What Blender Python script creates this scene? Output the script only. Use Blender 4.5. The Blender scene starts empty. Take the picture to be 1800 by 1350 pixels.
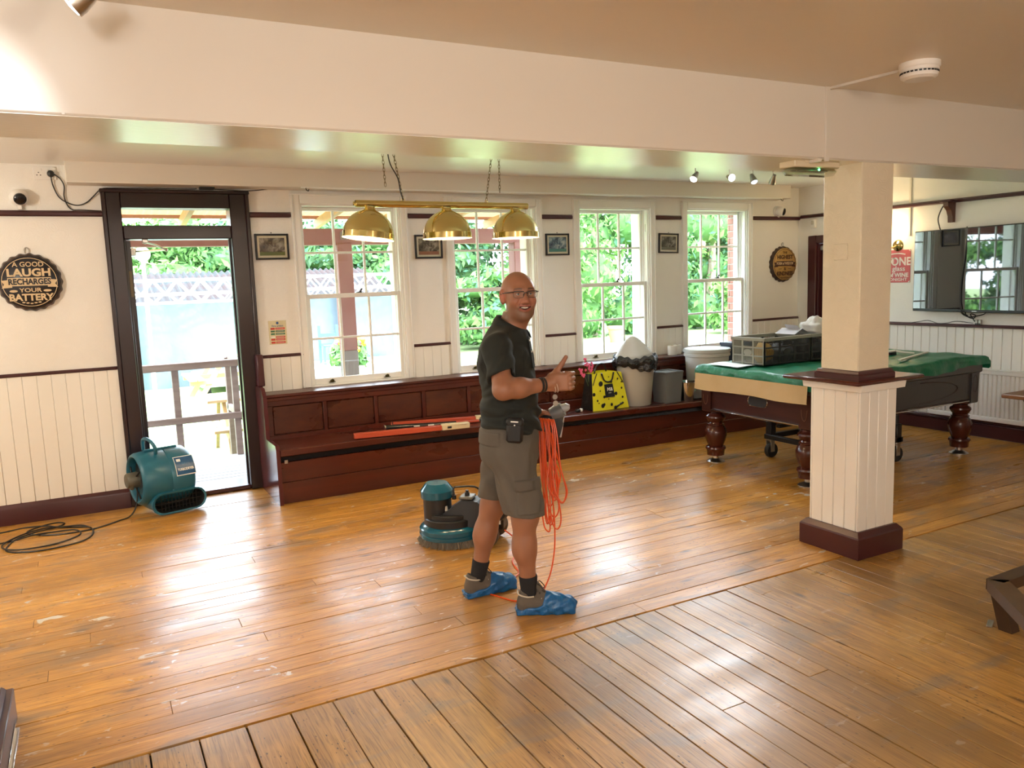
import bpy, bmesh, math, random
import numpy as np
from mathutils import Vector, Matrix, Euler
random.seed(7); rng = np.random.default_rng(7)
S = bpy.context.scene
COL = S.collection
PI = math.pi
def R(d): return math.radians(d)

# ------------------------------------------------------------------ camera
cam = bpy.data.cameras.new('camera'); camo = bpy.data.objects.new('camera', cam); COL.objects.link(camo)
cam.sensor_width = 36; cam.lens = 1394.6 / 1800 * 36; cam.clip_start = 0.05; cam.clip_end = 300
def cam_axes(yaw, pitch, roll):
    cy, sy, cp, sp = math.cos(yaw), math.sin(yaw), math.cos(pitch), math.sin(pitch)
    w = Vector((sy*cp, cy*cp, -sp)); r = Vector((cy, -sy, 0)); u = r.cross(w)
    c, s = math.cos(roll), math.sin(roll)
    return c*r + s*u, -s*r + c*u, w
_r, _u, _w = cam_axes(0.48921, 0.13051, -0.03546)
m4 = Matrix(((_r.x, _u.x, -_w.x, 0), (_r.y, _u.y, -_w.y, 0), (_r.z, _u.z, -_w.z, 1.65), (0, 0, 0, 1)))
camo.matrix_world = m4
S.camera = camo

# ------------------------------------------------------------------ world, sun, exposure
wd = bpy.data.worlds.new('world'); S.world = wd; wd.use_nodes = True
nt = wd.node_tree; nt.nodes.clear()
_out = nt.nodes.new('ShaderNodeOutputWorld'); _bg = nt.nodes.new('ShaderNodeBackground')
_tc = nt.nodes.new('ShaderNodeTexCoord'); _sep = nt.nodes.new('ShaderNodeSeparateXYZ'); _rmp = nt.nodes.new('ShaderNodeValToRGB')
nt.links.new(_tc.outputs['Generated'], _sep.inputs[0]); nt.links.new(_sep.outputs['Z'], _rmp.inputs[0])
_rmp.color_ramp.elements[0].color = (0.75, 0.88, 1.0, 1); _rmp.color_ramp.elements[1].color = (0.66, 0.82, 1.0, 1)
nt.links.new(_rmp.outputs[0], _bg.inputs[0]); _bg.inputs[1].default_value = 9.5
nt.links.new(_bg.outputs[0], _out.inputs[0])
sun = bpy.data.lights.new('sun', 'SUN'); sun.energy = 3.2; sun.angle = R(4); sun.color = (1, 0.95, 0.86)
suno = bpy.data.objects.new('sun', sun); COL.objects.link(suno); suno.rotation_euler = (R(38), 0, R(-35))
S.view_settings.view_transform = 'Standard'; S.view_settings.look = 'None'
S.view_settings.gamma = 1.0; S.view_settings.use_curve_mapping = False
S.view_settings.exposure = 0.85
S.cycles.use_denoising = True
S.cycles.max_bounces = 10; S.cycles.diffuse_bounces = 6; S.cycles.glossy_bounces = 4
S.cycles.transparent_max_bounces = 24; S.cycles.sample_clamp_indirect = 6.0; S.cycles.caustics_reflective = False
S.cycles.caustics_refractive = False
def lamp(name, kind, loc, energy, color, size=0.1, rot=(0, 0, 0), **kw):
    l = bpy.data.lights.new(name, kind); l.energy = energy; l.color = color
    if kind == 'AREA': l.shape = 'DISK'; l.size = size
    else: l.shadow_soft_size = size
    for k, v in kw.items(): setattr(l, k, v)
    o = bpy.data.objects.new(name, l); COL.objects.link(o); o.location = loc; o.rotation_euler = rot
    return o
WARM = (1.0, 0.70, 0.42); WARMER = (1.0, 0.62, 0.32); COOL = (0.93, 0.95, 1.0)
# unseen fill lamps added behind the camera and out of view to the left
for (x, y, z, e, c) in ((-.7, -.8, 2.2, 70, (1.0, .94, .90)), (1.8, -1.1, 2.2, 62, (1.0, .83, .64)), (-1.9, 4.9, 2.2, 62, (1.0, .88, .72)), (-1.6, -2.2, 2.2, 60, (1.0, .93, .87))):
    lamp('fill_lamp', 'POINT', (x, y, z), e, c, 0.16)

# ------------------------------------------------------------------ mesh builder
def hexc(h):
    h = h.lstrip('#'); v = [int(h[i:i+2], 16) / 255 for i in (0, 2, 4)]
    return tuple(x/12.92 if x <= .04045 else ((x+.055)/1.055)**2.4 for x in v)
def T(x=0, y=0, z=0, rx=0, ry=0, rz=0, s=1):
    m = Matrix.Translation((x, y, z)) @ Euler((R(rx), R(ry), R(rz))).to_matrix().to_4x4()
    if isinstance(s, (tuple, list)): m = m @ Matrix.Diagonal((*s, 1))
    elif s != 1: m = m @ Matrix.Scale(s, 4)
    return m
def frame_to(p, q):
    p = Vector(p); d = (Vector(q) - p); L = d.length
    q_ = d.to_track_quat('Z', 'Y') if L > 1e-9 else Euler((0, 0, 0)).to_quaternion()
    return Matrix.Translation(p) @ q_.to_matrix().to_4x4(), L
def crom(P, n=6, closed=False):
    P = [Vector(p) for p in P]; out = []; N = len(P); rngk = N if closed else N - 1
    for i in range(rngk):
        if closed: a, b, c, d = P[(i-1) % N], P[i], P[(i+1) % N], P[(i+2) % N]
        else: a, b, c, d = P[max(i-1, 0)], P[i], P[i+1], P[min(i+2, N-1)]
        for k in range(n):
            t = k/n
            out.append(.5*((2*b) + (c-a)*t + (2*a-5*b+4*c-d)*t*t + (3*b-a-3*c+d)*t**3))
    if not closed: out.append(P[-1])
    return out
_SGN = [(sx, sy, sz) for sx in (-1, 1) for sy in (-1, 1) for sz in (-1, 1)]
class MB:
    def __init__(self): self.v = []; self.f = []; self.mi = []; self.cur = 0
    def m(self, i): self.cur = i; return self
    def raw(self, verts, faces, M=None):
        o = len(self.v)
        if M is not None: verts = [M @ Vector(p) for p in verts]
        self.v.extend([tuple(p) for p in verts]); self.f.extend([tuple(i+o for i in f) for f in faces]); self.mi.extend([self.cur]*len(faces))
        return self
    def box(self, lo, hi, bev=0.0, M=None):
        lo, hi = [min(a, b) for a, b in zip(lo, hi)], [max(a, b) for a, b in zip(lo, hi)]
        c = [(a+b)/2 for a, b in zip(lo, hi)]; h = [(b-a)/2 for a, b in zip(lo, hi)]
        bev = min(bev, min(h)*.95)
        if bev <= 0:
            v = [(c[0]+s[0]*h[0], c[1]+s[1]*h[1], c[2]+s[2]*h[2]) for s in _SGN]
            f = [(0, 1, 3, 2), (4, 6, 7, 5), (0, 4, 5, 1), (2, 3, 7, 6), (0, 2, 6, 4), (1, 5, 7, 3)]
            return self.raw(v, f, M)
        v = []; idx = {}
        for s in _SGN:
            for a in range(3):
                p = [c[k] + s[k]*(h[k] - (0 if k == a else bev)) for k in range(3)]
                idx[(s, a)] = len(v); v.append(tuple(p))
        f = []
        for a in range(3):
            b1, b2 = [k for k in range(3) if k != a]
            for sg in (-1, 1):
                q = []
                for (x, y) in ((-1, -1), (1, -1), (1, 1), (-1, 1)):
                    s = [0, 0, 0]; s[a] = sg; s[b1] = x; s[b2] = y; q.append(idx[(tuple(s), a)])
                f.append(q)
            for x in (-1, 1):
                for y in (-1, 1):
                    s1 = [0, 0, 0]; s1[a] = -1; s1[b1] = x; s1[b2] = y; s2 = list(s1); s2[a] = 1
                    s1, s2 = tuple(s1), tuple(s2)
                    f.append([idx[(s1, b1)], idx[(s2, b1)], idx[(s2, b2)], idx[(s1, b2)]])
        for s in _SGN: f.append([idx[(s, 0)], idx[(s, 1)], idx[(s, 2)]])
        cv = Vector(c); ff = []
        for q in f:
            p = [Vector(v[i]) for i in q]; n = (p[1]-p[0]).cross(p[2]-p[0]); mid = sum(p, Vector())/len(p)
            ff.append(tuple(q) if n.dot(mid-cv) > 0 else tuple(reversed(q)))
        return self.raw(v, ff, M)
    def lathe(self, prof, n=24, M=None, close=True, arc=2*PI, a0=0):
        v = []; f = []; full = abs(arc-2*PI) < 1e-6; cnt = n if full else n+1
        for (r, z) in prof:
            for k in range(cnt):
                a = a0 + arc*k/n; v.append((max(r, 1e-5)*math.cos(a), max(r, 1e-5)*math.sin(a), z))
        for i in range(len(prof)-1):
            for k in range(n):
                k2 = (k+1) % cnt
                f.append((i*cnt+k, i*cnt+k2, (i+1)*cnt+k2, (i+1)*cnt+k))
        if close and full:
            f.append(tuple(reversed(range(cnt)))); f.append(tuple(range((len(prof)-1)*cnt, len(prof)*cnt)))
        return self.raw(v, f, M)
    def cyl(self, p, q, r, r2=None, n=16, bev=0):
        M, L = frame_to(p, q); r2 = r if r2 is None else r2
        if bev: prof = [(r-bev, 0), (r, bev), (r2, L-bev), (r2-bev, L)]
        else: prof = [(r, 0), (r2, L)]
        return self.lathe(prof, n, M)
    def tube(self, pts, r, n=8, closed=False, caps=True):
        pts = [Vector(p) for p in pts]; N = len(pts); v = []; f = []
        rs = r if hasattr(r, '__len__') else [r]*N
        up = None
        for i in range(N):
            if closed: t = pts[(i+1) % N]-pts[i-1]
            else: t = pts[min(i+1, N-1)]-pts[max(i-1, 0)]
            t = t.normalized() if t.length > 1e-9 else Vector((0, 0, 1))
            if up is None:
                up = Vector((0, 0, 1)) if abs(t.z) < .9 else Vector((1, 0, 0))
            up = (up - t*up.dot(t)); up = up.normalized() if up.length > 1e-6 else t.orthogonal().normalized()
            sd = t.cross(up)
            for k in range(n):
                a = 2*PI*k/n; v.append(pts[i] + rs[i]*(math.cos(a)*up + math.sin(a)*sd))
        for i in range(N if closed else N-1):
            j = (i+1) % N
            for k in range(n):
                k2 = (k+1) % n; f.append((i*n+k, i*n+k2, j*n+k2, j*n+k))
        if caps and not closed:
            f.append(tuple(reversed(range(n)))); f.append(tuple(range((N-1)*n, N*n)))
        return self.raw(v, [tuple(reversed(q)) for q in f])
    def prism(self, poly, depth, M=None):   # poly in XY, extruded +Z
        n = len(poly); v = [(x, y, 0) for x, y in poly] + [(x, y, depth) for x, y in poly]
        f = [tuple(reversed(range(n))), tuple(range(n, 2*n))] + [(i, (i+1) % n, n+(i+1) % n, n+i) for i in range(n)]
        return self.raw(v, f, M)
    def ball(self, c, r, n=12, M0=None):
        r = r if hasattr(r, '__len__') else (r, r, r)
        prof = [(math.sin(PI*i/n), -math.cos(PI*i/n)) for i in range(n+1)]
        M = Matrix.Translation(c) @ (M0 or Matrix()) @ Matrix.Diagonal((*r, 1))
        return self.lathe(prof, 2*n, M, close=False)
    def loft(self, rings, caps=True, M=None):
        n = len(rings[0]); v = [p for r in rings for p in r]; f = []
        for i in range(len(rings)-1):
            for k in range(n):
                k2 = (k+1) % n; f.append((i*n+k, i*n+k2, (i+1)*n+k2, (i+1)*n+k))
        if caps: f.append(tuple(reversed(range(n)))); f.append(tuple(range((len(rings)-1)*n, len(rings)*n)))
        return self.raw(v, f, M)
    def grid(self, fn, nu, nv, M=None):
        v = [fn(i/nu, j/nv) for j in range(nv+1) for i in range(nu+1)]
        f = [(j*(nu+1)+i, j*(nu+1)+i+1, (j+1)*(nu+1)+i+1, (j+1)*(nu+1)+i) for j in range(nv) for i in range(nu)]
        return self.raw(v, f, M)
    def text(self, s, size, M, depth=0.001, sx=1.0, bold=0.0):
        v, f = text_mesh(s, size, depth, bold)
        return self.raw([(p[0]*sx, p[1], p[2]) for p in v], f, M)
    def build(self, name, mats, parent=None, kind=None, label=None, cat=None, group=None, world=False, smooth=38, fix=False):
        me = bpy.data.meshes.new(name)
        vs = self.v
        if world and parent is not None:
            inv = (Matrix.Translation(parent.location) @ parent.rotation_euler.to_matrix().to_4x4()).inverted()
            if parent.parent is not None:
                pp = parent.parent
                inv = inv @ (Matrix.Translation(pp.location) @ pp.rotation_euler.to_matrix().to_4x4()).inverted()
            vs = [tuple(inv @ Vector(p)) for p in vs]
        me.from_pydata(vs, [], self.f)
        for mt in (mats if isinstance(mats, (list, tuple)) else [mats]): me.materials.append(mt)
        if any(self.mi): me.polygons.foreach_set('material_index', self.mi)
        if fix:
            bm = bmesh.new(); bm.from_mesh(me); bmesh.ops.recalc_face_normals(bm, faces=bm.faces); bm.to_mesh(me); bm.free()
        me.polygons.foreach_set('use_smooth', [True]*len(me.polygons))
        if smooth < 180: me.set_sharp_from_angle(angle=R(smooth))
        me.update()
        o = bpy.data.objects.new(name, me); COL.objects.link(o)
        if parent is not None: o.parent = parent
        tag(o, label, cat, group, kind)
        return o
def tag(o, label=None, cat=None, group=None, kind=None):
    if label: o['label'] = label
    if cat: o['category'] = cat
    if group: o['group'] = group
    if kind: o['kind'] = kind
    return o
def thing(name, label, cat, loc=(0, 0, 0), rz=0, group=None, kind=None):
    o = bpy.data.objects.new(name, None); o.empty_display_size = .05; COL.objects.link(o)
    o.location = loc; o.rotation_euler = (0, 0, R(rz)); return tag(o, label, cat, group, kind)
def struct(name): return thing(name, None, None, kind='structure')
_tx = {}
def text_mesh(s, size, depth, bold):
    k = (s, size, depth, bold)
    if k not in _tx:
        c = bpy.data.curves.new('t', 'FONT'); c.body = s; c.size = size; c.extrude = depth; c.align_x = 'CENTER'; c.align_y = 'CENTER'
        c.offset = bold; c.resolution_u = 3
        o = bpy.data.objects.new('t', c); COL.objects.link(o)
        dg = bpy.context.evaluated_depsgraph_get(); me = bpy.data.meshes.new_from_object(o.evaluated_get(dg))
        _tx[k] = ([tuple(v.co) for v in me.vertices], [tuple(p.vertices) for p in me.polygons])
        bpy.data.objects.remove(o); bpy.data.meshes.remove(me); bpy.data.curves.remove(c)
    return _tx[k]

# ------------------------------------------------------------------ materials
def mat(name, col, rough=.5, metal=0.0, spec=.5, noise=None, bump=None, coat=0, emit=None, sheen=0, rvar=None, sub=0):
    """noise=(scale xyz, second colour, contrast) mixes a 2nd colour by stretched noise; bump=(scale xyz, strength, distance)"""
    m = bpy.data.materials.new(name); m.use_nodes = True; n = m.node_tree.nodes; L = m.node_tree.links
    b = n['Principled BSDF']
    c = hexc(col) if isinstance(col, str) else col
    b.inputs['Base Color'].default_value = (*c, 1); b.inputs['Roughness'].default_value = rough; b.inputs['Metallic'].default_value = metal
    b.inputs['Specular IOR Level'].default_value = spec
    if coat: b.inputs['Coat Weight'].default_value = coat; b.inputs['Coat Roughness'].default_value = .12
    if sheen: b.inputs['Sheen Weight'].default_value = sheen
    if sub: b.inputs['Subsurface Weight'].default_value = sub; b.inputs['Subsurface Radius'].default_value = (.012, .005, .003)
    if emit: b.inputs['Emission Color'].default_value = (*emit[0], 1); b.inputs['Emission Strength'].default_value = emit[1]
    tc = None
    def mapped(scale):
        nonlocal tc
        if tc is None: tc = n.new('ShaderNodeTexCoord')
        mp = n.new('ShaderNodeMapping'); mp.inputs['Scale'].default_value = scale if hasattr(scale, '__len__') else (scale,)*3
        L.new(tc.outputs['Object'], mp.inputs[0]); return mp
    if noise:
        t = n.new('ShaderNodeTexNoise'); t.inputs['Scale'].default_value = 1; t.inputs['Detail'].default_value = 5
        L.new(mapped(noise[0]).outputs[0], t.inputs['Vector'])
        rp = n.new('ShaderNodeValToRGB'); c2 = hexc(noise[1]) if isinstance(noise[1], str) else noise[1]
        w = .5/noise[2] if len(noise) > 2 else .25
        rp.color_ramp.elements[0].position = .5-w/2; rp.color_ramp.elements[1].position = .5+w/2
        rp.color_ramp.elements[0].color = (*c, 1); rp.color_ramp.elements[1].color = (*c2, 1)
        L.new(t.outputs['Fac'], rp.inputs[0]); L.new(rp.outputs[0], b.inputs['Base Color'])
    if rvar:
        t = n.new('ShaderNodeTexNoise'); t.inputs['Scale'].default_value = 1; t.inputs['Detail'].default_value = 4
        L.new(mapped(rvar[0]).outputs[0], t.inputs['Vector'])
        mr = n.new('ShaderNodeMapRange'); mr.inputs[1].default_value = .3; mr.inputs[2].default_value = .7; mr.inputs[3].default_value = rvar[1]; mr.inputs[4].default_value = rvar[2]
        L.new(t.outputs['Fac'], mr.inputs[0]); L.new(mr.outputs[0], b.inputs['Roughness'])
    if bump:
        t = n.new('ShaderNodeTexNoise'); t.inputs['Scale'].default_value = 1; t.inputs['Detail'].default_value = 4
        L.new(mapped(bump[0]).outputs[0], t.inputs['Vector'])
        bp = n.new('ShaderNodeBump'); bp.inputs['Strength'].default_value = bump[1]; bp.inputs['Distance'].default_value = bump[2]
        L.new(t.outputs['Fac'], bp.inputs['Height']); L.new(bp.outputs[0], b.inputs['Normal'])
    return m
def swirl_paint(name, col, rough=.55, amt=.5):
    """hand-combed plaster: fans of concentric ridges around scattered centres"""
    m = mat(name, col, rough); n = m.node_tree.nodes; L = m.node_tree.links; b = n['Principled BSDF']
    tc = n.new('ShaderNodeTexCoord'); vo = n.new('ShaderNodeTexVoronoi'); vo.inputs['Scale'].default_value = 7.5
    nz = n.new('ShaderNodeTexNoise'); nz.inputs['Scale'].default_value = 9
    ad = n.new('ShaderNodeVectorMath'); ad.operation = 'ADD'; sc = n.new('ShaderNodeVectorMath'); sc.operation = 'SCALE'; sc.inputs['Scale'].default_value = .07
    L.new(tc.outputs['Object'], nz.inputs['Vector']); L.new(nz.outputs['Color'], sc.inputs[0]); L.new(tc.outputs['Object'], ad.inputs[0]); L.new(sc.outputs[0], ad.inputs[1])
    L.new(ad.outputs[0], vo.inputs['Vector'])
    mu = n.new('ShaderNodeMath'); mu.operation = 'MULTIPLY'; mu.inputs[1].default_value = 105
    si = n.new('ShaderNodeMath'); si.operation = 'SINE'
    L.new(vo.outputs['Distance'], mu.inputs[0]); L.new(mu.outputs[0], si.inputs[0])
    n2 = n.new('ShaderNodeTexNoise'); n2.inputs['Scale'].default_value = 3; L.new(tc.outputs['Object'], n2.inputs['Vector'])
    m2 = n.new('ShaderNodeMath'); m2.operation = 'MULTIPLY'; L.new(si.outputs[0], m2.inputs[0]); L.new(n2.outputs['Fac'], m2.inputs[1])
    bp = n.new('ShaderNodeBump'); bp.inputs['Strength'].default_value = amt; bp.inputs['Distance'].default_value = .0010
    L.new(m2.outputs[0], bp.inputs['Height']); L.new(bp.outputs[0], b.inputs['Normal'])
    return m
def glass_mat(name, tint=(1, 1, 1), refl=1.0):
    m = bpy.data.materials.new(name); m.use_nodes = True; n = m.node_tree.nodes; L = m.node_tree.links; n.clear()
    o = n.new('ShaderNodeOutputMaterial'); mx = n.new('ShaderNodeMixShader'); tr = n.new('ShaderNodeBsdfTransparent'); gl = n.new('ShaderNodeBsdfGlossy')
    tr.inputs[0].default_value = (*tint, 1); gl.inputs['Roughness'].default_value = .02
    fr = n.new('ShaderNodeLayerWeight'); fr.inputs[0].default_value = .5; pw = n.new('ShaderNodeMath'); pw.operation = 'POWER'; pw.inputs[1].default_value = 5
    mu = n.new('ShaderNodeMath'); mu.operation = 'MULTIPLY_ADD'; mu.inputs[1].default_value = .8*refl; mu.inputs[2].default_value = .025*refl; mu.use_clamp = True
    L.new(fr.outputs['Facing'], pw.inputs[0]); L.new(pw.outputs[0], mu.inputs[0]); L.new(mu.outputs[0], mx.inputs[0]); L.new(tr.outputs[0], mx.inputs[1]); L.new(gl.outputs[0], mx.inputs[2]); L.new(mx.outputs[0], o.inputs[0])
    return m
def wood_floor(name, c1, c2, c3, stain, rlo=.22, rhi=.42, glint=.5):
    m = bpy.data.materials.new(name); m.use_nodes = True; n = m.node_tree.nodes; L = m.node_tree.links; b = n['Principled BSDF']; b.inputs['Specular IOR Level'].default_value = .7
    tc = n.new('ShaderNodeTexCoord'); oi = n.new('ShaderNodeObjectInfo'); geo = n.new('ShaderNodeNewGeometry')
    off = n.new('ShaderNodeVectorMath'); off.operation = 'SCALE'; off.inputs[0].default_value = (37.1, 11.7, 5.3); L.new(oi.outputs['Random'], off.inputs['Scale'])
    ad = n.new('ShaderNodeVectorMath'); ad.operation = 'ADD'; L.new(tc.outputs['Object'], ad.inputs[0]); L.new(off.outputs[0], ad.inputs[1])
    def mp(s, src=None):
        q = n.new('ShaderNodeMapping'); q.inputs['Scale'].default_value = s; L.new((src or ad.outputs[0]), q.inputs[0]); return q.outputs[0]
    def nz(vec, det=4, dist=0.0, rough=.5):
        t = n.new('ShaderNodeTexNoise'); t.inputs['Scale'].default_value = 1; t.inputs['Detail'].default_value = det; t.inputs['Distortion'].default_value = dist; t.inputs['Roughness'].default_value = rough; L.new(vec, t.inputs['Vector']); return t.outputs['Fac']
    def ramp(f, a, ca, bb, cb):
        r = n.new('ShaderNodeValToRGB'); r.color_ramp.elements[0].position = a; r.color_ramp.elements[1].position = bb; r.color_ramp.elements[0].color = (*ca, 1); r.color_ramp.elements[1].color = (*cb, 1); L.new(f, r.inputs[0]); return r.outputs[0]
    def mix(f, a, c, mode='MIX'):
        x = n.new('ShaderNodeMix'); x.data_type = 'RGBA'; x.blend_type = mode
        if isinstance(f, float): x.inputs[0].default_value = f
        else: L.new(f, x.inputs[0])
        for k, s in ((6, a), (7, c)):
            if isinstance(s, tuple): x.inputs[k].default_value = (*s, 1)
            else: L.new(s, x.inputs[k])
        return x.outputs[2]
    grain = nz(mp((1.6, 34, 20)), 5, 1.0, .6)
    base = ramp(grain, .32, c2, .68, c1)
    fine = nz(mp((9, 190, 60)), 3)
    base = mix(ramp(fine, .5, (0, 0, 0), .66, (.6,)*3), base, c3)
    tint = ramp(oi.outputs['Random'], 0, (.80, .75, .70), 1, (1.10, 1.07, 1.02))
    base = mix(1.0, base, tint, 'MULTIPLY')
    # knots
    vo = n.new('ShaderNodeTexVoronoi'); vo.inputs['Scale'].default_value = 1; L.new(mp((2.3, 6.5, 1)), vo.inputs['Vector'])
    base = mix(ramp(vo.outputs['Distance'], .03, (.85,)*3, .13, (0, 0, 0)), base, stain)
    # dark cracks, nail holes
    v2 = n.new('ShaderNodeTexVoronoi'); v2.inputs['Scale'].default_value = 1; L.new(mp((24, 60, 1)), v2.inputs['Vector'])
    spk = n.new('ShaderNodeMath'); spk.operation = 'MULTIPLY'; L.new(ramp(v2.outputs['Distance'], .10, (.95,)*3, .20, (0, 0, 0)), spk.inputs[0]); L.new(ramp(nz(mp((3, 9, 1)), 2), .50, (0, 0, 0), .58, (1,)*3), spk.inputs[1])
    base = mix(spk.outputs[0], base, stain)
    # broad wear and grey water stains in floor space
    w = nz(mp((.9, .9, .9), geo.outputs['Position']), 4)
    base = mix(ramp(w, .48, (0, 0, 0), .68, (.7,)*3), base, tuple(x*.55 for x in c2))
    w2 = nz(mp((2.3, 5.2, 1), geo.outputs['Position']), 5, .6)
    base = mix(ramp(w2, .56, (0, 0, 0), .68, (.55,)*3), base, (.16, .13, .10))
    # pale flecks: glossy glints of the floor painted into its colour
    if glint:
        f1 = nz(mp((8, 17, 1), geo.outputs['Position']), 4, 1.2); f2 = nz(mp((.8, .8, 1), geo.outputs['Position']), 1)
        mm = n.new('ShaderNodeMath'); mm.operation = 'MULTIPLY'
        L.new(ramp(f1, .655, (0, 0, 0), .69, (1,)*3), mm.inputs[0]); L.new(ramp(f2, .40, (0, 0, 0), .55, (glint,)*3), mm.inputs[1])
        base = mix(mm.outputs[0], base, (.62, .58, .52))
    L.new(base, b.inputs['Base Color'])
    rr = n.new('ShaderNodeMapRange'); rr.inputs[1].default_value = .3; rr.inputs[2].default_value = .7; rr.inputs[3].default_value = rlo; rr.inputs[4].default_value = rhi
    L.new(nz(mp((1.3, 4, 1), geo.outputs['Position']), 4), rr.inputs[0]); L.new(rr.outputs[0], b.inputs['Roughness'])
    bp = n.new('ShaderNodeBump'); bp.inputs['Strength'].default_value = .35; bp.inputs['Distance'].default_value = .0025
    hh = n.new('ShaderNodeMath'); hh.operation = 'ADD'; L.new(grain, hh.inputs[0]); L.new(nz(mp((2.2, 9, 1)), 3), hh.inputs[1])
    L.new(hh.outputs[0], bp.inputs['Height']); L.new(bp.outputs[0], b.inputs['Normal'])
    return m
MWALL = swirl_paint('wall_paint', (.81, .79, .75), .5, .55)
MBOARD = mat('painted_board', (.81, .79, .74), .38, bump=((3, 3, 40), .12, .002))
MBEAM = mat('beam_paint', (.70, .66, .59), .42, bump=((30, 30, 30), .12, .002))
MCEIL = mat('ceiling_paint', (.74, .68, .57), .34, bump=((7, 18, 10), .35, .004))
MCEIL2 = mat('ceiling_gloss_paint', (.82, .81, .76), .27, bump=((16, 55, 30), .5, .002))
MGLOSSW = mat('white_gloss_paint', (.82, .81, .78), .3)
MMAROON = mat('maroon_gloss_paint', (.060, .011, .014), .3, noise=((3, 3, 3), (.045, .009, .011), 1))
MDOOR = mat('dark_maroon_gloss', (.016, .0045, .0055), .28, bump=((2, 2, 30), .1, .002))
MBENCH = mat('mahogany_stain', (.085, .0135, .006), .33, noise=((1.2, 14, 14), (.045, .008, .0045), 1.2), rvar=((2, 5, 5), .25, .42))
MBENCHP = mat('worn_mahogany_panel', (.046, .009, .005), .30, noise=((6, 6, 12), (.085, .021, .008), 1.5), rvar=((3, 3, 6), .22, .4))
MFLOOR = wood_floor('honey_pine_floor', (.64, .335, .066), (.41, .188, .030), (.20, .076, .012), (.055, .020, .009), .24, .47, 1.0)
MFLOOR2 = wood_floor('old_wide_pine_floor', (.49, .285, .078), (.28, .146, .036), (.125, .058, .016), (.030, .015, .009), .26, .46, .2)
MGAP = mat('floor_gap', (.02, .012, .008), .9)
MGLASS = glass_mat('window_glass')
MBLACK = mat('black_plastic', (.012, .012, .013), .42)
MBLACKG = mat('black_gloss', (.008, .008, .010), .15)
MRUBBER = mat('black_rubber', (.014, .013, .013), .6)
MCHROME = mat('polished_steel', (.72, .70, .66), .12, 1)
MBRUSH = mat('brushed_steel', (.50, .48, .45), .3, 1)
MBRASS = mat('polished_brass', (.70, .57, .24), .10, 1)
MBRASSB = mat('brushed_brass', (.68, .57, .26), .17, 1)
MWPLAST = mat('white_plastic', (.80, .79, .76), .35)
MCREAMP = mat('cream_plastic', (.70, .62, .45), .4)
# ================================================================== ROOM SHELL
YW, XR = 6.74, 7.47
# ---- floor: slab plus every board
floor = struct('floor')
MB().box((-3.6, -3.6, -.12), (7.8, 7.04, -.018)).build('floor_slab', MGAP, floor)
def plank(x0, x1, y0, y1, zt, m, along_x):
    L_, W_ = (x1-x0, y1-y0) if along_x else (y1-y0, x1-x0)
    b = MB().box((-L_/2, -W_/2, -.018), (L_/2, W_/2, 0), .0012)
    o = b.build('floor_board', m, floor); o.location = ((x0+x1)/2, (y0+y1)/2, zt)
    if not along_x: o.rotation_euler.z = PI/2
pr = random.Random(11)
y = 3.012; row = 0
while y < 7.0:
    wd_ = .1155; x = -2.2; cuts = []
    x += pr.uniform(.2, 2.4)
    xs = [-2.2]
    while x < 7.3: xs.append(x); x += pr.uniform(2.2, 4.2)
    xs.append(7.46)
    for a, b in zip(xs[:-1], xs[1:]): plank(a+.0008, b-.0008, y+.0012, min(y+wd_-.0012, 7.04), pr.uniform(-.0012, .0012), MFLOOR, True)
    y += wd_; row += 1
x = .06-.168*16; k = 0
while x < 7.4:
    w_ = .168 if x < 1.36 else .118; cuts = [-3.5]
    yy = 3.0 - (pr.uniform(.7, 2.8) if k % 2 else pr.uniform(2.2, 4.5))
    cc = []
    while yy > -3.3: cc.append(yy); yy -= pr.uniform(2.2, 4)
    ys = [-3.5] + sorted(cc) + [3.0]
    for a, b in zip(ys[:-1], ys[1:]): plank(x+pr.uniform(.0015, .0045), min(x+w_-.002, 7.46), a+.001, b-.002, pr.uniform(-.002, .001), MFLOOR2, False)
    x += w_; k += 1

# ---- window geometry
WIN = [1.575+1.377*i for i in range(4)]
OP = [(a+.072, a+.953) for a in WIN]; ZS, ZT = .80, 2.335
def wall_with_openings(name, a0, a1, z1, ops, put, m):
    xs = sorted({a0, a1, *[o[0] for o in ops], *[o[1] for o in ops]}); zs = sorted({0, z1, *[o[2] for o in ops], *[o[3] for o in ops]})
    w = struct(name); b = MB()
    for i in range(len(xs)-1):
        for j in range(len(zs)-1):
            cx, cz = (xs[i]+xs[i+1])/2, (zs[j]+zs[j+1])/2
            if any(o[0] < cx < o[1] and o[2] < cz < o[3] for o in ops): continue
            lo, hi = put(xs[i], zs[j], 0), put(xs[i+1], zs[j+1], 1); b.box(lo, hi)
    b.build('plaster', m, w); return w
ops = [(.20, 1.225, 0, 2.405)] + [(o[0], o[1], ZS-.03, ZT) for o in OP]
wall_back = wall_with_openings('wall_back', -3.6, 7.8, 2.75, ops, lambda x, z, k: (x, YW + .30*k, z), MWALL)
wall_right = wall_with_openings('wall_right', -3.6, 7.04, 2.75, [(5.76, 6.50, 0, 1.99)], lambda y, z, k: (XR + .30*k, y, z), MWALL)
wall_left = struct('wall_left'); MB().box((-3.9, -3.9, 0), (-3.6, 7.04, 2.75)).build('plaster', MWALL, wall_left)
wall_front = struct('wall_front'); MB().box((-3.9, -3.9, 0), (7.8, -3.6, 2.75)).build('plaster', MWALL, wall_front)
ceiling = struct('ceiling')
MB().box((-3.9, -3.9, 2.575), (7.8, 2.95, 2.9)).build('ceiling_panel', MCEIL, ceiling)
MB().box((-3.9, 3.40, 2.590), (7.8, 7.04, 2.9)).build('ceiling_panel', MCEIL2, ceiling)
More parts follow.
